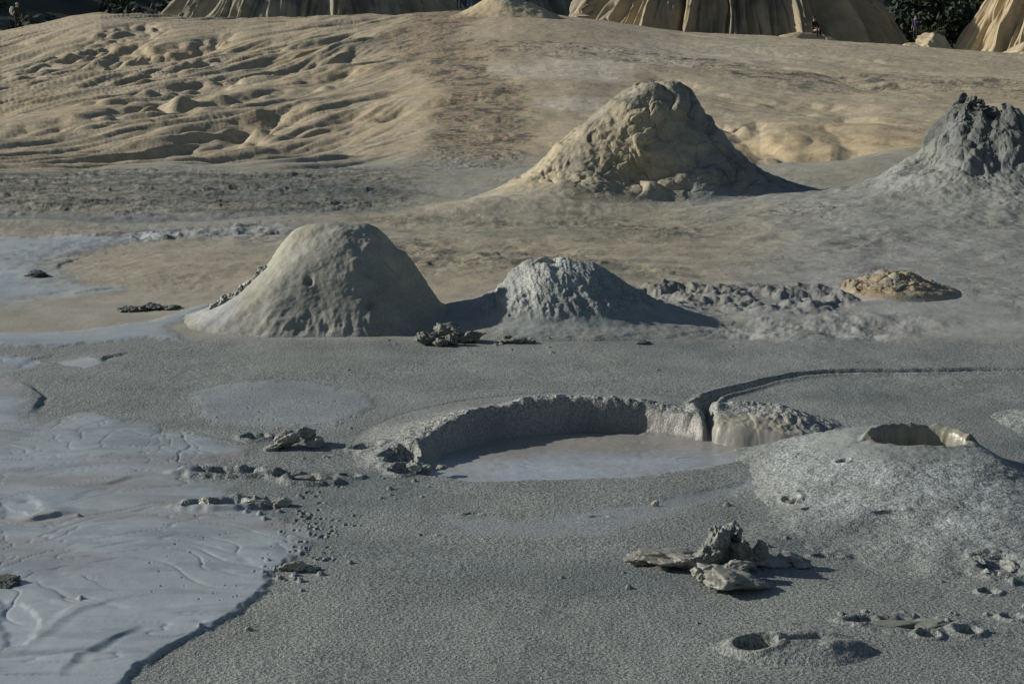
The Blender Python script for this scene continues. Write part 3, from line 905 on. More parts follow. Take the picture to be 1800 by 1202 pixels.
# --- tall blocky cone, centre right
def d3(X, Y, Z, PH, R_, cx, cy):
    body = ss(.06, .3, Z)
    wx = .25 * fbm3(X * 2, Y * 2, Z * 2, 3, 231)
    f1, f2, idv = worley3((X + wx) * 3.6, Y * 3.6, Z * 3.0 + wx, 232)
    g1, g2, _ = worley3((X + wx) * 9, Y * 9, Z * 8, 233)
    k = .10 * fbm3(X * 1.5, Y * 1.5, Z * 1.2, 3, 234) * body
    cob = ss(-.75, -.1, X - cx)
    a1, a2_, av = worley3((X + 2.2 * wx) * 2.3 + Z * .6, Y * 2.3, Z * 1.8 - X * .5 + 2 * wx, 252)
    crk = np.exp(-((a2_ - a1) / .10))
    k += body * (.075 * (av - .5) * (1 - crk) - .035 * crk) * (.12 + .88 * cob)
    b1, b2, bv = worley3((X + 2 * wx) * 5 + Z * 2.5, Y * 5, Z * 4 - X * 1.5 + wx, 254)
    pm = ss(-.1, .25, fbm3(X * 1.8 + 4, Y * 1.8, Z * 1.8, 3, 257))
    k += body * pm * (.035 * (bv - .5) - .018 * np.exp(-((b2 - b1) / .10)))
    k += body * cob * (.07 * (.55 - f1))
    sc = ridged((X * .75 + Z * 1.2) * 2.2, Y * 1.4, 3, 235)
    k -= (1 - cob * .6) * body * .05 * sc
    k += .02 * fbm3(X * 9, Y * 9, Z * 9, 4, 236, .6) * body
    # hollow on the front
    hx, hz = at_Y(1115, 300, cy - .7)
    k -= .13 * np.exp(-((X - hx) / .30) ** 2 - ((Z - hz) / .14) ** 2) * (Y < cy)
    return k
def c3(X, Y, Z, PH, R_, cx, cy):
    n = fbm3(X * 1.3, Y * 1.3, Z * 1.3, 4, 237)
    c = mix(lin((182, 170, 142))[None, None], lin((148, 143, 126))[None, None], ss(-.1, .3, n)[..., None])
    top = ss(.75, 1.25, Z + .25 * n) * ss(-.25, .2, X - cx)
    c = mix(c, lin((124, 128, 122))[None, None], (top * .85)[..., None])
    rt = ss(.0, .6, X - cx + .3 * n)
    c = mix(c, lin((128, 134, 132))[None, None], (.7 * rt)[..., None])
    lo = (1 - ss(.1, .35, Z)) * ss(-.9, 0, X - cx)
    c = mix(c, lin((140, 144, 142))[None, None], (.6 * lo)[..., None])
    return c * (1 + .22 * fbm3(X * 5, Y * 5, Z * 5, 3, 238))[..., None], .9 + 0 * Z, .4 + 0 * Z
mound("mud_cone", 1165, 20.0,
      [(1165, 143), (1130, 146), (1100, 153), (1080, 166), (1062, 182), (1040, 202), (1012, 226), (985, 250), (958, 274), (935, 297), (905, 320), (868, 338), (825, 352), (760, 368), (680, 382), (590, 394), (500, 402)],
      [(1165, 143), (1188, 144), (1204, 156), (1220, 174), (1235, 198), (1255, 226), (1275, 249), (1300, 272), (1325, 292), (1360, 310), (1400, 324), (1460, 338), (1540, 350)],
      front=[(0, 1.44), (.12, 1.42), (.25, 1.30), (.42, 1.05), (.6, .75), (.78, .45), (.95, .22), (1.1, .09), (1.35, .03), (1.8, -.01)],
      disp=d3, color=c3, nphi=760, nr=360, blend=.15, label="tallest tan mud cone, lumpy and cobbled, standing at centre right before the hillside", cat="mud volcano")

# --- ragged grey cone at the right edge
def sh4(X, Y, Z, PH, R_, cx, cy):
    # open throat and jagged lip
    q = R_ / (.30 * (1 + .15 * np.sin(PH * 3 + 1)))
    jag = .13 * pn(PH * 2.2 * 1.0, PH * 0 + 2.5, 240) + .05 * pn(PH * 5, PH * 0 + 8, 241) - .03
    Z = Z - .35 * (1 - ss(.25, .9, q)) + jag * np.exp(-((q - 1.05) / .35) ** 2)
    return X, Y, Z
def d4(X, Y, Z, PH, R_, cx, cy):
    body = ss(.12, .45, Z)
    up = ss(.35, .7, Z)
    wph = PH + .12 * fbm3(X * 3, Y * 3, Z * 2, 3, 242)
    k = up * .16 * fbm3(X * 2.0 + .3, Y * 2.4, Z * 1.1, 3, 243)
    k -= up * .08 * ridged(X * 2.2 + Z * .9, Z * 1.0 + Y * 1.2, 4, 253) * 1.0
    a1, a2_, av = worley3(X * 4.5 + .4 * fbm3(X * 3, Y * 3, Z * 3, 2, 256), Y * 4.5, Z * 2.6, 255)
    k += up * (.03 * (av - .5) - .02 * np.exp(-((a2_ - a1) / .12)))
    k += body * .04 * fbm3(X * 3.5, Y * 3.5, Z * 2.2, 4, 244) + body * .022 * fbm3(X * 12, Y * 12, Z * 8, 4, 245, .6)
    lump = ss(.1, .3, Z) * (1 - ss(.45, .7, Z))
    f1, f2, _ = worley3(X * 4.5, Y * 4.5, Z * 4.5, 246)
    patch = ss(.05, .25, fbm3(X * 1.3 + 7, Y * 1.3, Z * 1.3, 2, 247))
    k += lump * patch * .05 * (.6 - f1)
    k += (1 - body) * .03 * fbm3(X * 2.5, Y * 2.5, Z * 2.5, 4, 248)
    return k
def c4(X, Y, Z, PH, R_, cx, cy):
    n = fbm3(X * 1.8, Y * 1.8, Z * 1.2, 4, 249)
    c = mix(lin((142, 144, 136))[None, None], lin((100, 104, 99))[None, None], (ss(.28, .7, Z + .2 * n + .25 * (X - cx)))[..., None])  # lit left flank painted in: paler to the left, darker right and up
    fres = ss(.05, .3, fbm3(X * 2.5, Y * 2.5, Z * .9, 3, 250)) * ss(.25, .5, Z)
    c = mix(c, lin((136, 141, 138))[None, None], (.5 * fres)[..., None])
    return c * (1 + .22 * fbm3(X * 6, Y * 6, Z * 6, 3, 251))[..., None], .72 + 0 * Z, .35 + 0 * Z
mound("mud_cone", 1732, 18.0,
      [(1732, 172), (1700, 173), (1672, 180), (1656, 202), (1645, 228), (1630, 252), (1606, 276), (1576, 299), (1540, 321), (1508, 334), (1462, 343), (1400, 352), (1320, 362), (1230, 372), (1100, 388)],
      [(1732, 172), (1762, 176), (1780, 196), (1800, 226), (1830, 256), (1870, 285), (1920, 312), (1990, 338), (2100, 365), (2200, 390)],
      front=[(0, 1.25), (.34, 1.22), (.5, 1.12), (.68, .9), (.88, .66), (1.15, .45), (1.55, .33), (2.2, .21), (3.0, .11), (4.2, .03), (5.0, -.01)],
      shape=sh4, disp=d4, color=c4, nphi=760, nr=420, rpow=1.35, blend=.25, label="dark grey mud cone with a ragged open top at the right edge", cat="mud volcano")

# --- near cone with an open crater, right foreground
V5 = at(1616, 766, .15)
def sh5(X, Y, Z, PH, R_, cx, cy):
    vx, vy = V5
    a = np.arctan2(Y - vy, X - vx)
    q = np.hypot((X - vx) / .192, (Y - vy) / .125) + .07 * pn(a * 1.6, a * 0 + 4, 260) + .02 * pn(a * 6, a * 0, 261)
    hole = 1 - ss(.80, 1.0, q)
    lipb = np.where(Y > vy, .032, .004) * (1 + .35 * pn(a * 4, a * 0 + 9, 262)) * np.exp(-((q - 1.10) / .12) ** 2)
    return X, Y, Z - .17 * hole + lipb
def d5(X, Y, Z, PH, R_, cx, cy):
    k = .012 * fbm3(X * 4, Y * 4, Z * 4, 4, 263)
    rough = ss(.28, .50, R_ + .08 * pn(X * 4, Y * 4, 268))
    k += rough * (.003 * fbm3(X * 36, Y * 36, Z * 36, 2, 264) + .017 * fbm3(X * 6, Y * 6, Z * 6, 5, 265))
    k += (1 - rough) * .006 * fbm3(X * 16, Y * 16, Z * 9, 3, 266)
    return k
def c5(X, Y, Z, PH, R_, cx, cy):
    n = fbm3(X * 5, Y * 5, Z * 5, 4, 267)
    vx, vy = V5
    q = np.hypot((X - vx) / .192, (Y - vy) / .125)
    c = mix(lin((136, 141, 137))[None, None], lin((154, 159, 157))[None, None], (ss(-.25, .35, n + .10) * ss(.30, .5, R_) * ss(.35, 0, X - cx))[..., None])
    wet = 1 - ss(1.0, 1.25, q)
    c = mix(c, lin((142, 139, 122))[None, None], (wet * .9)[..., None])
    fl = ss(.9, .75, q) 
    return c, mix(.82, .35, wet) + 0 * Z, mix(ss(.25, .5, R_) * .9 + .12, .12, wet)
mound("mud_cone", 1610, 6.95,
      [(1610, 761), (1560, 762), (1520, 764), (1480, 770), (1435, 783), (1385, 797), (1330, 812), (1270, 833), (1180, 847), (1060, 858)],
      [(1610, 761), (1650, 762), (1698, 766), (1722, 782), (1745, 801), (1775, 816), (1815, 830), (1880, 845), (1960, 860)],
      front=[(0, .155), (.14, .152), (.24, .143), (.36, .134), (.5, .122), (.7, .102), (.93, .076), (1.18, .046), (1.42, .020), (1.7, -.012)],
      back=[(0, .155), (.2, .145), (.35, .09), (.6, .03), (.8, -.01)],
      shape=sh5, disp=d5, color=c5, nphi=900, nr=420, blend=.06, label="low foreground mud cone with a wide open oval vent and wet inner lip", cat="mud volcano")

# --- right foreground swell beyond the cone (at the picture's right edge)
def d6(X, Y, Z, PH, R_, cx, cy):
    return .012 * fbm3(X * 8, Y * 8, Z * 8, 4, 271) + .006 * fbm3(X * 26, Y * 26, Z * 26, 2, 272)
mound("mud_bank", 1830, 7.9,
      [(1830, 722), (1800, 724), (1770, 728), (1745, 735), (1720, 748), (1690, 760), (1650, 770)],
      [(1830, 722), (1870, 726), (1930, 742), (2000, 765)],
      front=[(0, .10), (.15, .095), (.3, .06), (.45, .02), (.6, -.01)], disp=d6, nphi=300, nr=140,
      color=lambda X, Y, Z, PH, R_, cx, cy: (mix(lin((146, 150, 148))[None, None], lin((178, 182, 182))[None, None], ss(0, .3, fbm3(X * 5, Y * 5, Z, 3, 273))[..., None]), .85 + 0 * Z, .8 + 0 * Z),
      label="low crusty mud bank at the right edge behind the vented foreground cone", cat="mud bank")

# --- far tan mound on the ridge
def d7(X, Y, Z, PH, R_, cx, cy):
    return .14 * fbm3(X * .9, Y * .9, Z * .9, 4, 281) + ss(-.6, .4, X - cx) * ss(1.0, 1.9, Z) * .14 * fbm3(X * 2.5, Y * 2.5, Z * 2.5, 3, 282)
def c7(X, Y, Z, PH, R_, cx, cy):
    t = ss(-.5, .8, X - cx + .8 * fbm3(X * .8, Y * .8, Z, 3, 283)) * ss(.3, 1.0, Z)  # lit left side painted as tan, fading to grey on the right
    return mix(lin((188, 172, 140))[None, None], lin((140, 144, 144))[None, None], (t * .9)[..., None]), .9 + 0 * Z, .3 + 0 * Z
mx = ray_hit(885, 30)
zr_ = float(hill_base(np.array([mx[0]]), np.array([84.0]))[0])
mound("mud_cone", 885, 84.0,
      [(885, -16), (868, -12), (850, -2), (830, 10), (800, 22), (760, 32), (700, 40)],
      [(885, -16), (905, -11), (925, 0), (950, 12), (985, 24), (1030, 36), (1100, 48)],
      zground=zr_, disp=d7, color=c7, nphi=300, nr=140, blend=.35, rpow=1, label="distant grey and tan mud cone on the skyline with walkers beside it", cat="mud volcano", mat=M_HILL)

# ------------------------------------------------------------------ lumps and clods
def lump_mesh(name, lobes, seed, rgh=.35, col=(150, 150, 142), col2=None, sub=5, gr=.5, ro=.62, mat=M_MUD, crag=.5, freq=1.0, wet=0.0):
    """lobes: (x, y, z, rx, ry, rz, yaw, tilt) in metres round the thing's origin"""
    bm = bmesh.new(); bmesh.ops.create_icosphere(bm, subdivisions=sub, radius=1.0)
    V = np.array([v.co[:] for v in bm.verts]); Fq = np.array([[v.index for v in f.verts] for f in bm.faces]); bm.free()
    cos_, fcs, off = [], [], 0
    for i, (lx, ly, lz, rx, ry, rz, yaw, tilt) in enumerate(lobes):
        s = seed * 31 + i * 7
        q = V * 1.0
        f = freq
        rgp = np.random.default_rng(s)
        for _ in range(int(10 + 14 * crag)):
            n_ = rgp.normal(size=3); n_ /= np.linalg.norm(n_)
            dd = q @ n_ - rgp.uniform(.55, .92)
            q = q - np.maximum(dd, 0)[:, None] * n_[None] * .93
        f1, f2, idv = worley3(q[:, 0] * 1.5 * f + s, q[:, 1] * 1.5 * f, q[:, 2] * 1.5 * f, s)
        d = rgh * (fbm3(q[:, 0] * 1.5 * f + s, q[:, 1] * 1.5 * f, q[:, 2] * 1.5 * f, 5, s, .5) * 1.1 - .35 * crag * np.exp(-((f2 - f1) / .12)) + .25 * crag * (idv - .5) - .25 * ridged(q[:, 0] * 2 + s, q[:, 1] * 2 + q[:, 2] * 1.4, 4, s + 3))
        q = q * (1 + d)[:, None]
        q = q * np.array([rx, ry, rz])
        m = np.array(Matrix.Rotation(yaw, 3, 'Z') @ Matrix.Rotation(tilt, 3, 'Y'))
        q = q @ m.T + np.array([lx, ly, lz])
        cos_.append(q); fcs.append(Fq + off); off += len(q)
    co = np.concatenate(cos_); fc = np.concatenate(fcs)
    n = fbm3(co[:, 0] * 14, co[:, 1] * 14, co[:, 2] * 14, 4, seed + 5)
    A = lin(col) * (.78 if mat is M_MUD else 1); B = (.82 if mat is M_MUD else 1) * lin(col2 or tuple(min(255, c * 1.1) for c in col))
    C = mix(A[None], B[None], ss(-.2, .3, n)[:, None]) * (1 + .2 * n)[:, None]
    return raw_mesh(name, co, fc, C, ro - wet, gr, mat)

def place(name, px, py, lobes, seed, label, cat, zbase=0.0, rot=0, **kw):
    x, y = at(px, py, zbase)
    o = link(name, lump_mesh(name, lobes, seed, **kw), None, (x, y, zbase))
    o.rotation_euler.z = rot
    tag(o, label, cat)
    return o

# big upheaved clod in the foreground (slabs round an upright crag)
x0, y0 = at(1270, 1000)
root = empty("mud_clod", (x0, y0, 0))
tag(root, "big torn mud clod of slabs round an upright crag, in the lower right foreground", "mud clod")
def lump_part(nm, lobes, seed, **kw):
    return link(nm, lump_mesh(nm, lobes, seed, **kw), root)
lump_part("crag", [(-.01, .01, .055, .060, .05, .095, .2, .25), (.055, .0, .040, .06, .055, .075, .8, -.4), (-.055, -.02, .035, .05, .035, .07, -.4, .6), (.035, .05, .09, .045, .035, .055, 0, .3), (.11, .035, .03, .05, .045, .05, .5, -.5)], 3, rgh=.62, crag=.75, col=(122, 126, 118), sub=5, freq=.9)
lump_part("slab", [(-.150, .03, .026, .13, .085, .026, -.12, .12), (-.21, .07, .012, .08, .05, .02, .3, 0), (-.10, .0, .028, .07, .05, .024, .3, .2)], 4, rgh=.5, crag=.55, col=(146, 144, 134), gr=.3)
lump_part("slab", [(-.01, -.15, .022, .11, .095, .028, -.35, .12), (-.07, -.11, .025, .055, .045, .030, .6, .3), (.02, -.095, .036, .06, .03, .026, .1, -.1)], 5, rgh=.52, crag=.6, col=(142, 142, 132), gr=.3)
lump_part("slab", [(.20, .06, .010, .06, .05, .022, .4, .2), (.15, .03, .012, .07, .04, .022, .1, .1), (.235, .02, .006, .03, .03, .016, 0, 0)], 6, rgh=.35, crag=.5, col=(150, 150, 142), gr=.3)

root.scale = (1.15, 1.3, 1.15)
place("mud_clod", 512, 786, [(-.02, 0, .035, .085, .05, .045, .3, -.35), (.05, .06, .05, .05, .05, .035, .2, .3), (.11, .02, .012, .06, .05, .03, 0, 0), (.075, .09, .04, .03, .03, .03, 0, 0), (-.075, -.035, .008, .05, .04, .02, .2, -.2)], 11,
      "peaked mud clod on the flats above the row of dark footprints", "mud clod", rgh=.42, crag=.8, col=(148, 149, 138), gr=.5)
place("mud_clod", 522, 1003, [(0, 0, .018, .05, .025, .022, .1, 0), (-.05, .01, .008, .025, .02, .012, 0, 0), (.045, .01, .006, .04, .025, .016, 0, 0)], 12,
      "small crumbly mud clod on the edge of the blue mud flow", "mud clod", rgh=.45, crag=.9, col=(150, 151, 138), gr=.6)
place("mud_clod", 12, 1030, [(0, 0, .012, .075, .05, .026, 0, 0), (-.06, .0, .012, .07, .05, .024, 0, 0)], 13, "dark rounded mud clod at the left edge in the blue mud", "mud clod", rgh=.3, crag=.5, col=(96, 102, 94), gr=1.0)
place("mud_clod", 385, 895, [(-.12, .01, .012, .03, .035, .026, .1, .1), (-.04, .03, .016, .06, .04, .026, -.2, 0)], 14, "dark wet torn mud lip on the left side of the footprint in the flow", "mud clod", rgh=.4, crag=.6, col=(130, 132, 122), gr=.2, wet=.35)
place("mud_clod", 450, 893, [(.01, .02, .012, .08, .045, .026, .1, .1), (.10, .03, .010, .05, .03, .022, 0, 0), (-.01, -.035, .004, .03, .015, .012, 0, 0)], 15, "pale glistening mud lump beside the footprint in the flow", "mud clod", rgh=.38, crag=.6, col=(156, 154, 138), gr=.15, wet=.5)
place("mud_clod", 570, 843, [(0, .01, .006, .06, .04, .022, 0, 0), (-.075, -.01, .004, .05, .025, .02, .2, 0)], 16, "smooth pale mud hump between two dark footprints", "mud clod", rgh=.25, crag=.3, col=(158, 158, 150), gr=.5)
place("mud_clod", 730, 828, [(0, 0, .018, .04, .035, .026, 0, 0), (.05, .02, .01, .04, .03, .02, 0, 0), (.11, .04, .006, .035, .03, .014, 0, 0)], 17, "crusty mud knob at the left end of the crater ring", "mud clod", rgh=.45, crag=.8, col=(160, 162, 152), gr=.8)
place("mud_clod", 1152, 890, [(0, 0, .012, .018, .014, .016, 0, 0)], 18, "lone pebble sized mud crumb on the sand below the pool", "mud clod", rgh=.3, sub=4, col=(172, 170, 160))
place("mud_clod", 790, 604, [(0, .1, .05, .13, .10, .07, .1, 0), (-.13, 0, .03, .08, .08, .05, 0, .3), (.12, .06, .03, .10, .09, .045, .3, 0), (.02, -.03, .025, .06, .05, .05, 0, .5), (-.06, -.06, .015, .06, .05, .03, 0, 0)], 19,
      "dark broken mud heap between the dome and the whitish cone", "mud clod", rgh=.5, crag=1.0, col=(122, 124, 112), gr=.6)
place("mud_clod", 908, 602, [(0, 0, .01, .10, .07, .03, .1, 0), (-.06, .03, .015, .05, .05, .03, 0, 0), (.08, -.01, .008, .05, .04, .025, 0, 0)], 20, "low broken mud heap at the foot of the whitish cone", "mud clod", rgh=.5, crag=.9, col=(136, 138, 124), gr=.5)
place("mud_clod", 1130, 604, [(0, 0, .005, .07, .05, .016, 0, 0)], 21, "flat dark mud crumb on the plain right of the whitish cone", "mud clod", rgh=.4, col=(100, 104, 98), sub=4)
place("mud_clod", 68, 486, [(0, 0, .015, .10, .12, .035, .1, 0), (-.05, .12, .01, .07, .08, .03, 0, 0)], 22, "black mud clods standing in the blue mud flow at far left", "mud clod", rgh=.4, crag=.8, col=(80, 84, 78))
place("mud_clod", 265, 545, [(-.16, -.04, .01, .09, .12, .03, .1, 0), (0, .04, .015, .10, .13, .035, 0, 0), (.12, .03, .01, .09, .1, .03, 0, 0), (-.07, 0, .01, .08, .1, .026, 0, 0)], 23, "row of dark mud crumbs left of the dome's apron", "mud clod", rgh=.5, crag=.9, col=(98, 102, 92))
# torn crust on the dome's left shoulder
cr = []
for i in range(13):
    t = i / 12
    pxx = mix(372, 462, t); pyy = np.interp(pxx, [300, 345, 385, 420, 450, 470], [578, 556, 533, 512, 486, 465]) + 2
    x, z = at_Y(pxx, pyy, 10.85)
    cr.append((x, 0, z, .035 + .03 * rr.random(), .06, .022 + .024 * rr.random(), rr.uniform(-.3, .3), -.6 + rr.uniform(-.4, .4)))
cxm = cr[6][0]
cr = [(c[0] - cxm, c[1], c[2]) + c[3:] for c in cr]
o = link("mud_crust", lump_mesh("mud_crust", cr, 41, rgh=.5, crag=.9, col=(150, 152, 140), col2=(196, 196, 186), sub=4, gr=.5), None, (cxm, 10.85, 0))
tag(o, "ragged line of torn crust on the left shoulder of the smooth dome", "mud crust")

# tan stony heap, right
def dh(X, Y, Z, PH, R_, cx, cy):
    b = ss(.02, .08, Z)
    f1, f2, idv = worley3(X * 6 + fbm3(X * 4, Y * 4, Z * 4, 2, 301), Y * 6, Z * 6, 302)
    return b * (.045 * fbm3(X * 5, Y * 5, Z * 5, 5, 303, .6) + .02 * (idv - .5) - .01 * np.exp(-((f2 - f1) / .1)) - .02 * ridged(X * 5, Y * 5 + Z * 3, 4, 306))
mound("earth_heap", 1572, 12.2, [(1572, 471), (1552, 473), (1532, 484), (1512, 487), (1495, 493), (1484, 502), (1478, 512)],
      [(1572, 471), (1598, 473), (1614, 480), (1630, 492), (1648, 500), (1672, 507), (1690, 514)],
      front=[(0, .17), (.12, .165), (.24, .13), (.34, .10), (.44, .06), (.5, .01), (.56, -.015)], back=[(0, .17), (.15, .14), (.3, .06), (.5, -.01)],
      disp=dh, nphi=360, nr=160, blend=.03, color=lambda X, Y, Z, PH, R_, cx, cy: (mix(lin((156, 140, 114))[None, None], lin((134, 130, 114))[None, None], ss(-.15, .25, fbm3(X * 5, Y * 5, Z * 5, 4, 304))[..., None]) * (1 + .2 * fbm3(X * 15, Y * 15, Z * 15, 3, 305))[..., None], .9 + 0 * Z, .6 + 0 * Z),
      label="small low heap of ochre earth on the grey slope below the ragged cone", cat="earth heap")
place("rock", 1766, 392, [(0, 0, .14, .12, .12, .10, 0, 0), (.12, .05, .12, .08, .08, .08, 0, 0)], 25, "round grey-brown boulder at the foot of the ragged cone", "rock", rgh=.35, crag=.7, col=(132, 122, 112))
place("rock", 1347, 388, [(0, 0, .03, .075, .06, .035, .1, 0)], 26, "flat little stone on the tan slope between the two right cones", "rock", rgh=.3, crag=.6, col=(132, 122, 104), sub=4)
place("rock", 1500, 371, [(0, 0, .09, .05, .05, .035, .1, 0)], 27, "small stone on the left apron of the ragged cone", "rock", rgh=.3, crag=.6, col=(130, 122, 106), sub=4)

# rim of trodden prints, right foreground
place("mud_clod", 1755, 1000, [(-.05, .05, .01, .03, .05, .022, .3, 0), (.0, .10, .008, .05, .03, .022, 0, 0), (.05, .02, .006, .04, .06, .02, 0, 0), (-.06, -.06, .006, .03, .05, .018, 0, 0), (.0, -.09, .004, .06, .03, .016, 0, 0)], 28,
      "trodden mud ridges round a footprint at lower right edge", "mud clod", rgh=.4, crag=.8, col=(146, 148, 140), gr=.7)
place("mud_clod", 1575, 1098, [(0, 0, .002, .13, .035, .010, .03, 0), (-.12, -.01, .003, .05, .03, .010, 0, 0), (.10, .01, .003, .06, .07, .009, 0, 0)], 29, "flat smooth smear of trodden mud beside the lower right footprints", "mud clod", rgh=.3, crag=.5, col=(138, 140, 128), gr=.15)
place("mud_clod", 1390, 892, [(0, 0, .022, .022, .022, .008, 0, 0), (.012, .005, .028, .012, .012, .008, 0, 0)], 30, "small dark flap of mud on the slope of the vented foreground cone", "mud clod", zbase=.03, rgh=.35, col=(112, 112, 102), sub=4)

# --- little hole mound at the bottom right
def sh8(X, Y, Z, PH, R_, cx, cy):
    vx, vy = at(1330, 1133, .02)
    q = np.hypot((X - vx) / .068, (Y - vy) / .058) + .05 * pn(PH * 1.5, PH * 0 + 1, 290)
    Z = Z - .13 * (1 - ss(.80, 1.0, q)) + .006 * np.exp(-((q - 1.15) / .2) ** 2)
    d, s, _ = dline(X, Y, [at(1350, 1133, .02), at(1440, 1126, .02), at(1500, 1130, .02)])
    Z = Z - .018 * np.exp(-(d / .016) ** 2) * (1 - ss(.6, 1, s))
    d2_, _, _ = dline(X, Y, [at(1460, 1142, .02), at(1510, 1132, .02)])
    return X, Y, Z + .012 * np.exp(-(d2_ / .03) ** 2)
hx8, hy8 = at(1330, 1133, .02)
mound("vent_mound", 1400, at(1400, 1140, .0)[1],
      [(1400, 1120), (1340, 1122), (1290, 1130), (1260, 1140), (1230, 1148)],
      [(1400, 1120), (1470, 1124), (1510, 1132), (1545, 1145), (1575, 1152)],
      front=[(0, .03), (.05, .028), (.10, .015), (.15, 0), (.2, -.012)], back=[(0, .03), (.04, .026), (.08, .008), (.12, -.012)],
      shape=sh8, disp=lambda X, Y, Z, PH, R_, cx, cy: .0018 * fbm3(X * 30, Y * 30, Z * 30, 3, 291) + .004 * fbm3(X * 8, Y * 8, Z * 8, 3, 292), nphi=420, nr=180,
      color=lambda X, Y, Z, PH, R_, cx, cy: (lin((132, 135, 129))[None, None] * (1 - .45 * (1 - ss(.9, 1.1, np.hypot((X - hx8) / .068, (Y - hy8) / .058))))[..., None], .7 + 0 * Z, .7 + 0 * Z),
      label="tiny mound with a finger deep round hole at the bottom of the picture", cat="mud vent")

# ------------------------------------------------------------------ far hills beyond the crest
def hill(name, cpx, Yc, rx, ry, top, zb, ribs, colA, colB, seed, ribamp=.8, nphi=900, nr=120, pw=1.6, label=None, twist=0.0, small=.0, cat=None):
    cx = (cpx - 900) / F * Yc * .99
    ph = np.linspace(0, 2 * math.pi, nphi, endpoint=False); rl = np.linspace(0, 1, nr)
    PH, RL = np.meshgrid(ph, rl, indexing='ij')
    sh = (1 - RL ** pw)
    wob = .12 * fbm(np.cos(PH) * 1.4 + seed, np.sin(PH) * 1.4, 3, seed)
    rx_ = rx * (1 + wob); ry_ = ry * (1 + wob)
    # rib function: sharp crests, round gullies, wandering with height
    a = PH * ribs / (2 * math.pi) + 1.3 * fbm(np.cos(PH) * 3.3, np.sin(PH) * 3.3 + RL * .5, 4, seed + 1) * 2 + twist * RL
    ca, sa = np.cos(PH), np.sin(PH)
    kf = ribs / 9.0
    wv = .18 * fbm(ca * 3, sa * 3 + RL * 2.2, 3, seed + 7)
    bl = np.abs(pn((PH + wv) * kf * 1.5 + RL * twist, RL * .8 + seed, seed + 1)) * 2 + .5 * np.abs(pn((PH + wv) * kf * 3.7, RL * 1.6, seed + 2)) * 2 + .25 * np.abs(pn((PH + wv) * kf * 8, RL * 3.2, seed + 8)) * 2
    dsp = ribamp * 1.7 * (bl - .7) * ss(.03, .5, RL) + small * fbm(ca * 9, sa * 9 + RL * 3, 4, seed + 6)
    X = cx + (rx_ * RL + dsp) * np.cos(PH); Y = Yc + (ry_ * RL + dsp) * np.sin(PH)
    Z = zb + (top - zb) * sh + .25 * fbm(X * .35, Y * .35, 4, seed + 3)
    n = fbm(X * .3, Y * .3 + Z * .4, 4, seed + 4)
    C = mix(lin(colA)[None, None], lin(colB)[None, None], ss(-.2, .3, n)[..., None]) * (1 + .2 * fbm(X * 1.5, Y * 1.5 + Z, 3, seed + 5))[..., None]
    o = link(name, grid_mesh(name, X - cx, Y - Yc, Z, C, .9, .4, wrap=True, mat=M_HILL), None, (cx, Yc, 0))
    tag(o, label, cat, kind="structure" if cat is None else None)
    return o
hill("hill", 1275, 152, 17.5, 18, 15.0, -5, 40, (164, 150, 122), (140, 132, 114), 301, ribamp=1.05, pw=1.8, small=1.3)
hill("hill", 560, 196, 22, 34, 17.0, -5, 46, (158, 150, 128), (128, 126, 112), 311, ribamp=1.1, pw=2.0, small=.8)
hill("hill", 905, 205, 20, 26, 17.0, -5, 34, (122, 122, 112), (102, 106, 100), 321, ribamp=1.1, pw=2.0, small=.8)
hill("hill", 760, 230, 30, 14, 19.0, -5, 40, (134, 132, 118), (116, 118, 108), 351, ribamp=1.1, pw=2.2, small=.8)
hill("hill", 1835, 140, 11, 10, 11.5, -5, 16, (184, 166, 134), (176, 160, 128), 331, ribamp=.5, pw=1.2, small=.3)
# wooded slope far behind; its shade is painted in with the dark scrub colour
AZ2 = np.linspace(math.radians(-60), math.radians(60), 500); RR2 = np.linspace(205, 420, 90)
A2, R2 = np.meshgrid(AZ2, RR2, indexing='ij')
X = R2 * np.sin(A2); Y = R2 * np.cos(A2)
Z = -8 + 75 * ss(205, 420, R2) + 6 * fbm(X * .02, Y * .02, 5, 341) * ss(205, 260, R2)
n = fbm(X * .05, Y * .05, 4, 342)
C = mix(lin((62, 68, 60))[None, None], lin((92, 94, 82))[None, None], ss(0, .4, n)[..., None])
tag(link("far_hillside", grid_mesh("far_hillside", X, Y, Z, C, .95, .6, mat=M_HILL, flip=True)), kind="structure")

# knolls on the far side of the crest
def knoll(px, py, Yc, lobes, seed, label):
    x, z = at_Y(px, py, Yc)
    o = link("clay_knoll", lump_mesh("clay_knoll", lobes, seed, rgh=.22, crag=.35, col=(190, 176, 142), col2=(176, 160, 128), mat=M_HILL, gr=.3), None, (x, Yc, z))
    tag(o, label, "clay knoll")
    return o
knoll(1430, 72, 96, [(-.6, 0, -.2, 1.9, 1.2, .75, 0, -.08), (.9, .2, -.2, 1.1, .9, .6, 0, .2)], 51, "pale clay knoll on the skyline with a dark figure sitting on it")
knoll(1632, 82, 96, [(.1, 0, -.2, 1.2, 1, .95, 0, .25), (-.9, -.1, -.3, .8, .8, .55, 0, 0), (.9, .2, -.3, .9, .8, .6, 0, .3)], 52, "pale rounded clay knoll on the skyline beside the figure in dark blue")
knoll(1800, 90, 98, [(.2, 0, -.2, 2.0, 1.5, .9, 0, -.1)], 53, "tan clay knoll at the far right end of the skyline")

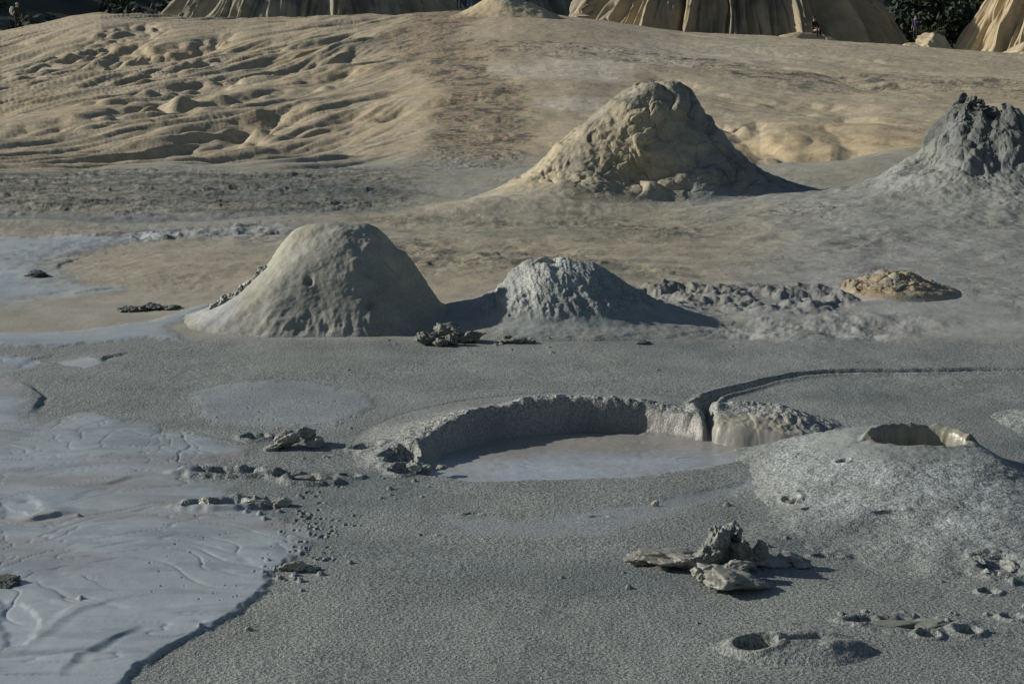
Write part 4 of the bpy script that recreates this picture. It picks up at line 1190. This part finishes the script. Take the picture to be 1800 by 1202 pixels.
# ------------------------------------------------------------------ vegetation
M_LEAF = plain_mat("foliage", (.035, .05, .025), .8, scale=3)
M_LEAF2 = plain_mat("foliage_light", (.07, .085, .04), .8, scale=3)
M_BARK = plain_mat("bark", (.08, .06, .045), .9, scale=8, bump=.02)
def leaf_cloud(name, cents, n, size, seed, mat, parent=None, loc=None):
    rg = np.random.default_rng(seed)
    cents = np.array(cents, float)
    k = rg.integers(0, len(cents), n)
    d = rg.normal(size=(n, 3)); d /= np.linalg.norm(d, axis=1, keepdims=True)
    rad = rg.random(n) ** .45
    c = cents[k, :3] + d * rad[:, None] * cents[k, 3:6]
    a = rg.normal(size=(n, 3)); a /= np.linalg.norm(a, axis=1, keepdims=True)
    b = np.cross(a, rg.normal(size=(n, 3))); b /= np.linalg.norm(b, axis=1, keepdims=True)
    s = size * rg.uniform(.5, 1.4, n)[:, None]
    co = np.stack([c - a * s, c + b * s * .55, c + a * s, c - b * s * .55], 1).reshape(-1, 3)
    q = np.arange(n * 4).reshape(n, 4)
    me = raw_mesh(name, co, q, mat=mat)
    return link(name, me, parent, loc)
def limb_mesh(name, segs, mat):
    """segs: (p0, p1, r0, r1) tapered round limbs in one mesh"""
    cos_, fs, off = [], [], 0
    for p0, p1, r0, r1 in segs:
        p0 = Vector(p0); p1 = Vector(p1); ax = (p1 - p0).normalized()
        u = ax.orthogonal().normalized(); v = ax.cross(u)
        for p, r in ((p0, r0), (p1, r1)):
            for i in range(8):
                t = i * math.pi / 4
                cos_.append((p + (u * math.cos(t) + v * math.sin(t)) * r)[:])
        for i in range(8):
            j = (i + 1) % 8
            fs.append((off + i, off + j, off + 8 + j, off + 8 + i))
        off += 16
    return raw_mesh(name, np.array(cos_), np.array(fs), mat=mat)
def tree(px, Yc, zb, h, w, seed, label, n=2600, mat=M_LEAF, group=None, leaf=.22):
    x = (px - 900) / F * Yc * .99
    t = empty("tree", (x, Yc, zb)); tag(t, label, "tree", group)
    rg = random.Random(seed)
    segs = [((0, 0, -.4), (.1, 0, h * .3), .03 * h, .022 * h), ((.1, 0, h * .3), (-.05, .1, h * .62), .022 * h, .012 * h)]
    cents = []
    for i in range(9):
        a = rg.uniform(0, 6.28); rr_ = rg.uniform(.15, .62) * w; zz = rg.uniform(.38, .9) * h
        tip = (math.cos(a) * rr_, math.sin(a) * rr_, zz)
        segs.append(((.05, 0, h * rg.uniform(.25, .55)), tip, .011 * h, .004 * h))
        s_ = rg.uniform(.22, .42) * w
        cents.append((*tip, s_, s_, s_ * .75))
    cents.append((0, 0, h * .85, .35 * w, .35 * w, .15 * h))
    link("trunk", limb_mesh("trunk", segs, M_BARK), t)
    leaf_cloud("crown", cents, n, leaf, seed, mat, t)
    return t
tree(1640, 118, -1.6, 5.4, 1.8, 61, "small pale-leaved tree above the skyline behind the standing figure in blue", n=1500, mat=M_LEAF2, leaf=.10)
rg = random.Random(9)
WOODS = [(1580, 176, 12, 5), (1625, 182, 14, 6), (1672, 172, 12, 5.5), (1712, 184, 13, 5.5), (1748, 170, 11, 5), (1690, 205, 18, 7), (1600, 208, 18, 7), (1780, 200, 16, 6)]
WL = ["leftmost dark tree in the gap right of the ribbed hill", "second dark tree of the gap right of the ribbed hill", "dark bushy tree in the middle of the gap in front", "dark tree right of the middle of the gap",
      "rightmost dark tree of the gap beside the tan slope", "tall dark tree at the back of the gap, right of the middle", "tall dark tree at the back of the gap, at left", "dark tree showing above the tan slope at far right"]
for i, (px_, Y_, h_, w_) in enumerate(WOODS):
    tree(px_, Y_, -5.5, h_, w_, 70 + i, WL[i], n=4200, group="dark trees in the gap behind the crest", leaf=.38)
# scrub on the dark far slope: a wood that reads as one mass
cents = []
for i in range(420):
    a = rg.uniform(-.36, .36); R_ = rg.uniform(215, 285)
    x, y = R_ * math.sin(a), R_ * math.cos(a)
    z = -8 + 75 * float(ss(205, 420, R_))
    s_ = rg.uniform(1.4, 3.2)
    cents.append((x, y, z + s_ * .6, s_, s_, s_ * 1.1))
tag(leaf_cloud("far_woodland", cents, 60000, .55, 77, M_LEAF), "dark far woodland covering the slope behind the clay hills", "woodland", kind="stuff")

# ------------------------------------------------------------------ people
def person(px, py_feet, Yc, pose, cols, label, seed, zb=None, yaw=0.0, hgt=1.7, hat=None):
    x, z = at_Y(px, py_feet, Yc)
    if zb is not None: z = zb
    k = hgt / 1.75
    J = dict(pelvis=(0, 0, .95, .135), waist=(0, 0, 1.10, .125), chest=(0, -.01, 1.30, .15), shtop=(0, 0, 1.44, .10), neck=(0, 0, 1.51, .055), head=(0, -.02, 1.62, .095), crown=(0, -.01, 1.70, .085))
    for s, n in ((1, 'l'), (-1, 'r')):
        J['hip' + n] = (.09 * s, 0, .90, .10); J['knee' + n] = (.10 * s, -.03, .50, .065); J['ank' + n] = (.10 * s, .01, .09, .042); J['toe' + n] = (.11 * s, -.17, .035, .035)
        J['sho' + n] = (.18 * s, 0, 1.42, .062); J['elb' + n] = (.24 * s, .03, 1.14, .045); J['wri' + n] = (.25 * s, -.08, .90, .030); J['palm' + n] = (.25 * s, -.11, .83, .032)
    for kk, vv in pose.items():
        J[kk] = (*vv[:3], J[kk][3] if len(vv) < 4 else vv[3])
    E = [('pelvis', 'waist'), ('waist', 'chest'), ('chest', 'shtop'), ('shtop', 'neck'), ('neck', 'head'), ('head', 'crown')]
    for n in 'lr':
        E += [('pelvis', 'hip' + n), ('hip' + n, 'knee' + n), ('knee' + n, 'ank' + n), ('ank' + n, 'toe' + n), ('shtop', 'sho' + n), ('sho' + n, 'elb' + n), ('elb' + n, 'wri' + n), ('wri' + n, 'palm' + n)]
        p = Vector(J['palm' + n][:3]); w = Vector(J['wri' + n][:3]); d = (p - w).normalized()
        side = d.cross(Vector((1, 0, 0))).normalized() if abs(d.x) < .9 else Vector((0, 1, 0))
        for fi, (off, ln) in enumerate(((-.03, .07), (-.01, .085), (.01, .08), (.03, .065))):
            b = p + side * off + d * ln; c = b + d * .03 + Vector((-.02 if n == 'l' else .02, 0, 0))
            J['f%s%d' % (n, fi)] = (*b, .0095); J['g%s%d' % (n, fi)] = (*c, .008)
            E += [('palm' + n, 'f%s%d' % (n, fi)), ('f%s%d' % (n, fi), 'g%s%d' % (n, fi))]
        b = w + d * .03 - side * .055; J['t' + n] = (*b, .011); E.append(('palm' + n, 't' + n))
    names = list(J)
    me = bpy.data.meshes.new("sk"); me.from_pydata([Vector(J[n][:3]) * k for n in names], [(names.index(a), names.index(b)) for a, b in E], [])
    tmp = bpy.data.objects.new("sk", me); COL.objects.link(tmp)
    md = tmp.modifiers.new("skin", 'SKIN'); md.use_smooth_shade = True
    sb = tmp.modifiers.new("sub", 'SUBSURF'); sb.levels = 1; sb.render_levels = 1
    for i, n in enumerate(names):
        sv = me.skin_vertices[0].data[i]; sv.radius = (J[n][3] * k, J[n][3] * k); sv.use_root = (n == 'pelvis')
    dg = bpy.context.evaluated_depsgraph_get()
    m2 = bpy.data.meshes.new_from_object(tmp.evaluated_get(dg))
    bpy.data.objects.remove(tmp, do_unlink=True)
    # nearest joint decides skin / top / trousers / shoes
    m2.materials.clear()
    for c_ in ('skin', 'top', 'legs', 'shoe'): m2.materials.append(cols[c_])
    JP = np.array([np.array(J[n][:3]) * k for n in names])
    tops = {'waist', 'chest', 'shtop', 'shol', 'shor', 'elbl', 'elbr'}; legs = {'pelvis', 'hipl', 'hipr', 'kneel', 'kneer', 'ankl', 'ankr'}
    for f in m2.polygons:
        n = names[int(np.argmin(((JP - np.array(f.center)) ** 2).sum(1)))]
        f.material_index = 1 if n in tops else 2 if n in legs else 3 if n.startswith('toe') else 0
        f.use_smooth = True
    body = link("person", m2, None, (x, Yc, z)); body.rotation_euler.z = yaw
    tag(body, label, "person")
    hd = Vector(J['head'][:3]) * k; cr_ = Vector(J['crown'][:3]) * k
    # hair or hat cap
    bm = bmesh.new(); bmesh.ops.create_icosphere(bm, subdivisions=3, radius=.118 * k)
    for v in list(bm.verts):
        if v.co.z < -.01 and v.co.y < .02: bm.verts.remove(v)
    for v in bm.verts: v.co += (hd + cr_) / 2 + Vector((0, .012, .012))
    mh = bpy.data.meshes.new("hair"); bm.to_mesh(mh); bm.free(); mh.materials.append(cols['hair'])
    for f in mh.polygons: f.use_smooth = True
    link("hat" if hat else "hair", mh, body)
    for (nm_, ox, oy, oz, r_) in (("nose", 0, -.098, -.01, .017), ("ear", .092, 0, -.01, .02), ("ear", -.092, 0, -.01, .02)):
        bm = bmesh.new()
        bmesh.ops.create_icosphere(bm, subdivisions=2, radius=r_ * k, matrix=Matrix.Translation(hd + Vector((ox, oy, oz)) * k))
        mn = bpy.data.meshes.new(nm_); bm.to_mesh(mn); bm.free(); mn.materials.append(cols['skin'])
        link(nm_, mn, body)
    return body
SK = plain_mat("skin", (.45, .28, .2), .6)
def cols(top, legs, hair=(.03, .02, .015), shoe=(.04, .035, .03), nm=""):
    return dict(skin=SK, top=plain_mat("shirt" + nm, top), legs=plain_mat("trousers" + nm, legs), hair=plain_mat("hair" + nm, hair), shoe=plain_mat("shoes" + nm, shoe))
def zhill(px, Yc):
    x = (px - 900) / F * Yc * .99
    return float(ground(np.array([x]), np.array([Yc]), want_col=False)[0])
# 1 walker, left, bending forward with a pack
pz = at_Y(31, 51, 108)[1]
person(31, 51, 108, dict(chest=(0, -.12, 1.27, .16), shtop=(0, -.18, 1.40), neck=(0, -.22, 1.47), head=(0, -.27, 1.56), crown=(0, -.27, 1.64), shol=(.18, -.17, 1.38), shor=(-.18, -.17, 1.38),
       elbl=(.27, -.12, 1.12), wril=(.27, -.2, .90), palml=(.27, -.22, .83), elbr=(-.30, -.1, 1.14), wrir=(-.34, -.2, .98), palmr=(-.34, -.24, .92)),
       cols((.03, .02, .022), (.012, .012, .014), hair=(.45, .44, .42), nm="_dark"), "walker in dark clothes and pale hat on the left skyline, bending forward", 1, yaw=math.radians(25), hgt=1.62, hat=True)
x, z = at_Y(24, 51, 108)
def backpack(x, y, z, col, label, yaw=0):
    bm = bmesh.new(); bmesh.ops.create_cube(bm, size=1.0)
    bmesh.ops.bevel(bm, geom=bm.edges[:], offset=.22, segments=4, affect='EDGES')
    for v in bm.verts:
        v.co = Vector((v.co.x * .30 * (1 - .25 * v.co.z), v.co.y * .2 * (1.15 - .3 * v.co.z), v.co.z * .48))
    me = bpy.data.meshes.new("backpack"); bm.to_mesh(me); bm.free(); me.materials.append(plain_mat("canvas", col, .8))
    for f in me.polygons: f.use_smooth = True
    r = empty("backpack", (x, y, z)); r.rotation_euler.z = yaw; tag(r, label, "backpack")
    link("bag", me, r)
    bm = bmesh.new(); bmesh.ops.create_cube(bm, size=1.0)
    bmesh.ops.bevel(bm, geom=bm.edges[:], offset=.2, segments=3, affect='EDGES')
    for v in bm.verts: v.co = Vector((v.co.x * .2, v.co.y * .07 + .11, v.co.z * .2 - .08))
    me = bpy.data.meshes.new("pocket"); bm.to_mesh(me); bm.free(); me.materials.append(plain_mat("canvas_pocket", tuple(c * .8 for c in col), .8))
    link("pocket", me, r)
    return r
backpack(x - .02, 107.95, z + 1.12, (.75, .75, .73), "white bag slung on the back of the walker at the left skyline", yaw=math.radians(25))
# 2, 3: two walkers cut by the top of the picture
person(806, 16, 94, {}, cols((.05, .05, .06), (.015, .016, .02), nm="_black"), "walker in black trousers beside the distant cone, head above the picture", 2, yaw=math.radians(160))
person(826, 11, 94, {}, cols((.25, .27, .3), (.10, .20, .33), nm="_jeans"), "walker in light blue jeans beside the distant cone, head above the picture", 3, yaw=math.radians(190))
# 4 seated
person(1430, 75, 96, dict(kneel=(.12, -.38, 1.02), kneer=(-.12, -.38, 1.02), ankl=(.12, -.42, .66), ankr=(-.12, -.40, .66), toel=(.13, -.56, .60), toer=(-.12, -.55, .60), hipl=(.09, -.03, .93), hipr=(-.09, -.03, .93),
       elbl=(.24, -.12, 1.18), wril=(.14, -.32, 1.10), palml=(.10, -.37, 1.09), elbr=(-.24, -.12, 1.18), wrir=(-.14, -.32, 1.10), palmr=(-.10, -.37, 1.09)),
       cols((.012, .013, .015), (.015, .015, .018), nm="_seated"), "person in black sitting on the pale knoll before the ribbed hill", 4, yaw=math.radians(35), zb=at_Y(1430, 57, 96)[1] - .86)
# 5 standing by the right knoll
person(1609, 70, 95, dict(chest=(.03, -.06, 1.29, .15), shtop=(.05, -.10, 1.42), neck=(.05, -.13, 1.48), head=(.06, -.17, 1.58), crown=(.06, -.17, 1.66), elbl=(.28, -.1, 1.22), wril=(.2, -.3, 1.2), palml=(.16, -.36, 1.22)),
       cols((.03, .04, .14), (.02, .022, .045), nm="_blue"), "person in dark blue standing left of the rounded knoll at right", 5, yaw=math.radians(-40), hgt=1.15 * 1.0 + .2)
print("verts", sum(len(m.vertices) for m in bpy.data.meshes))
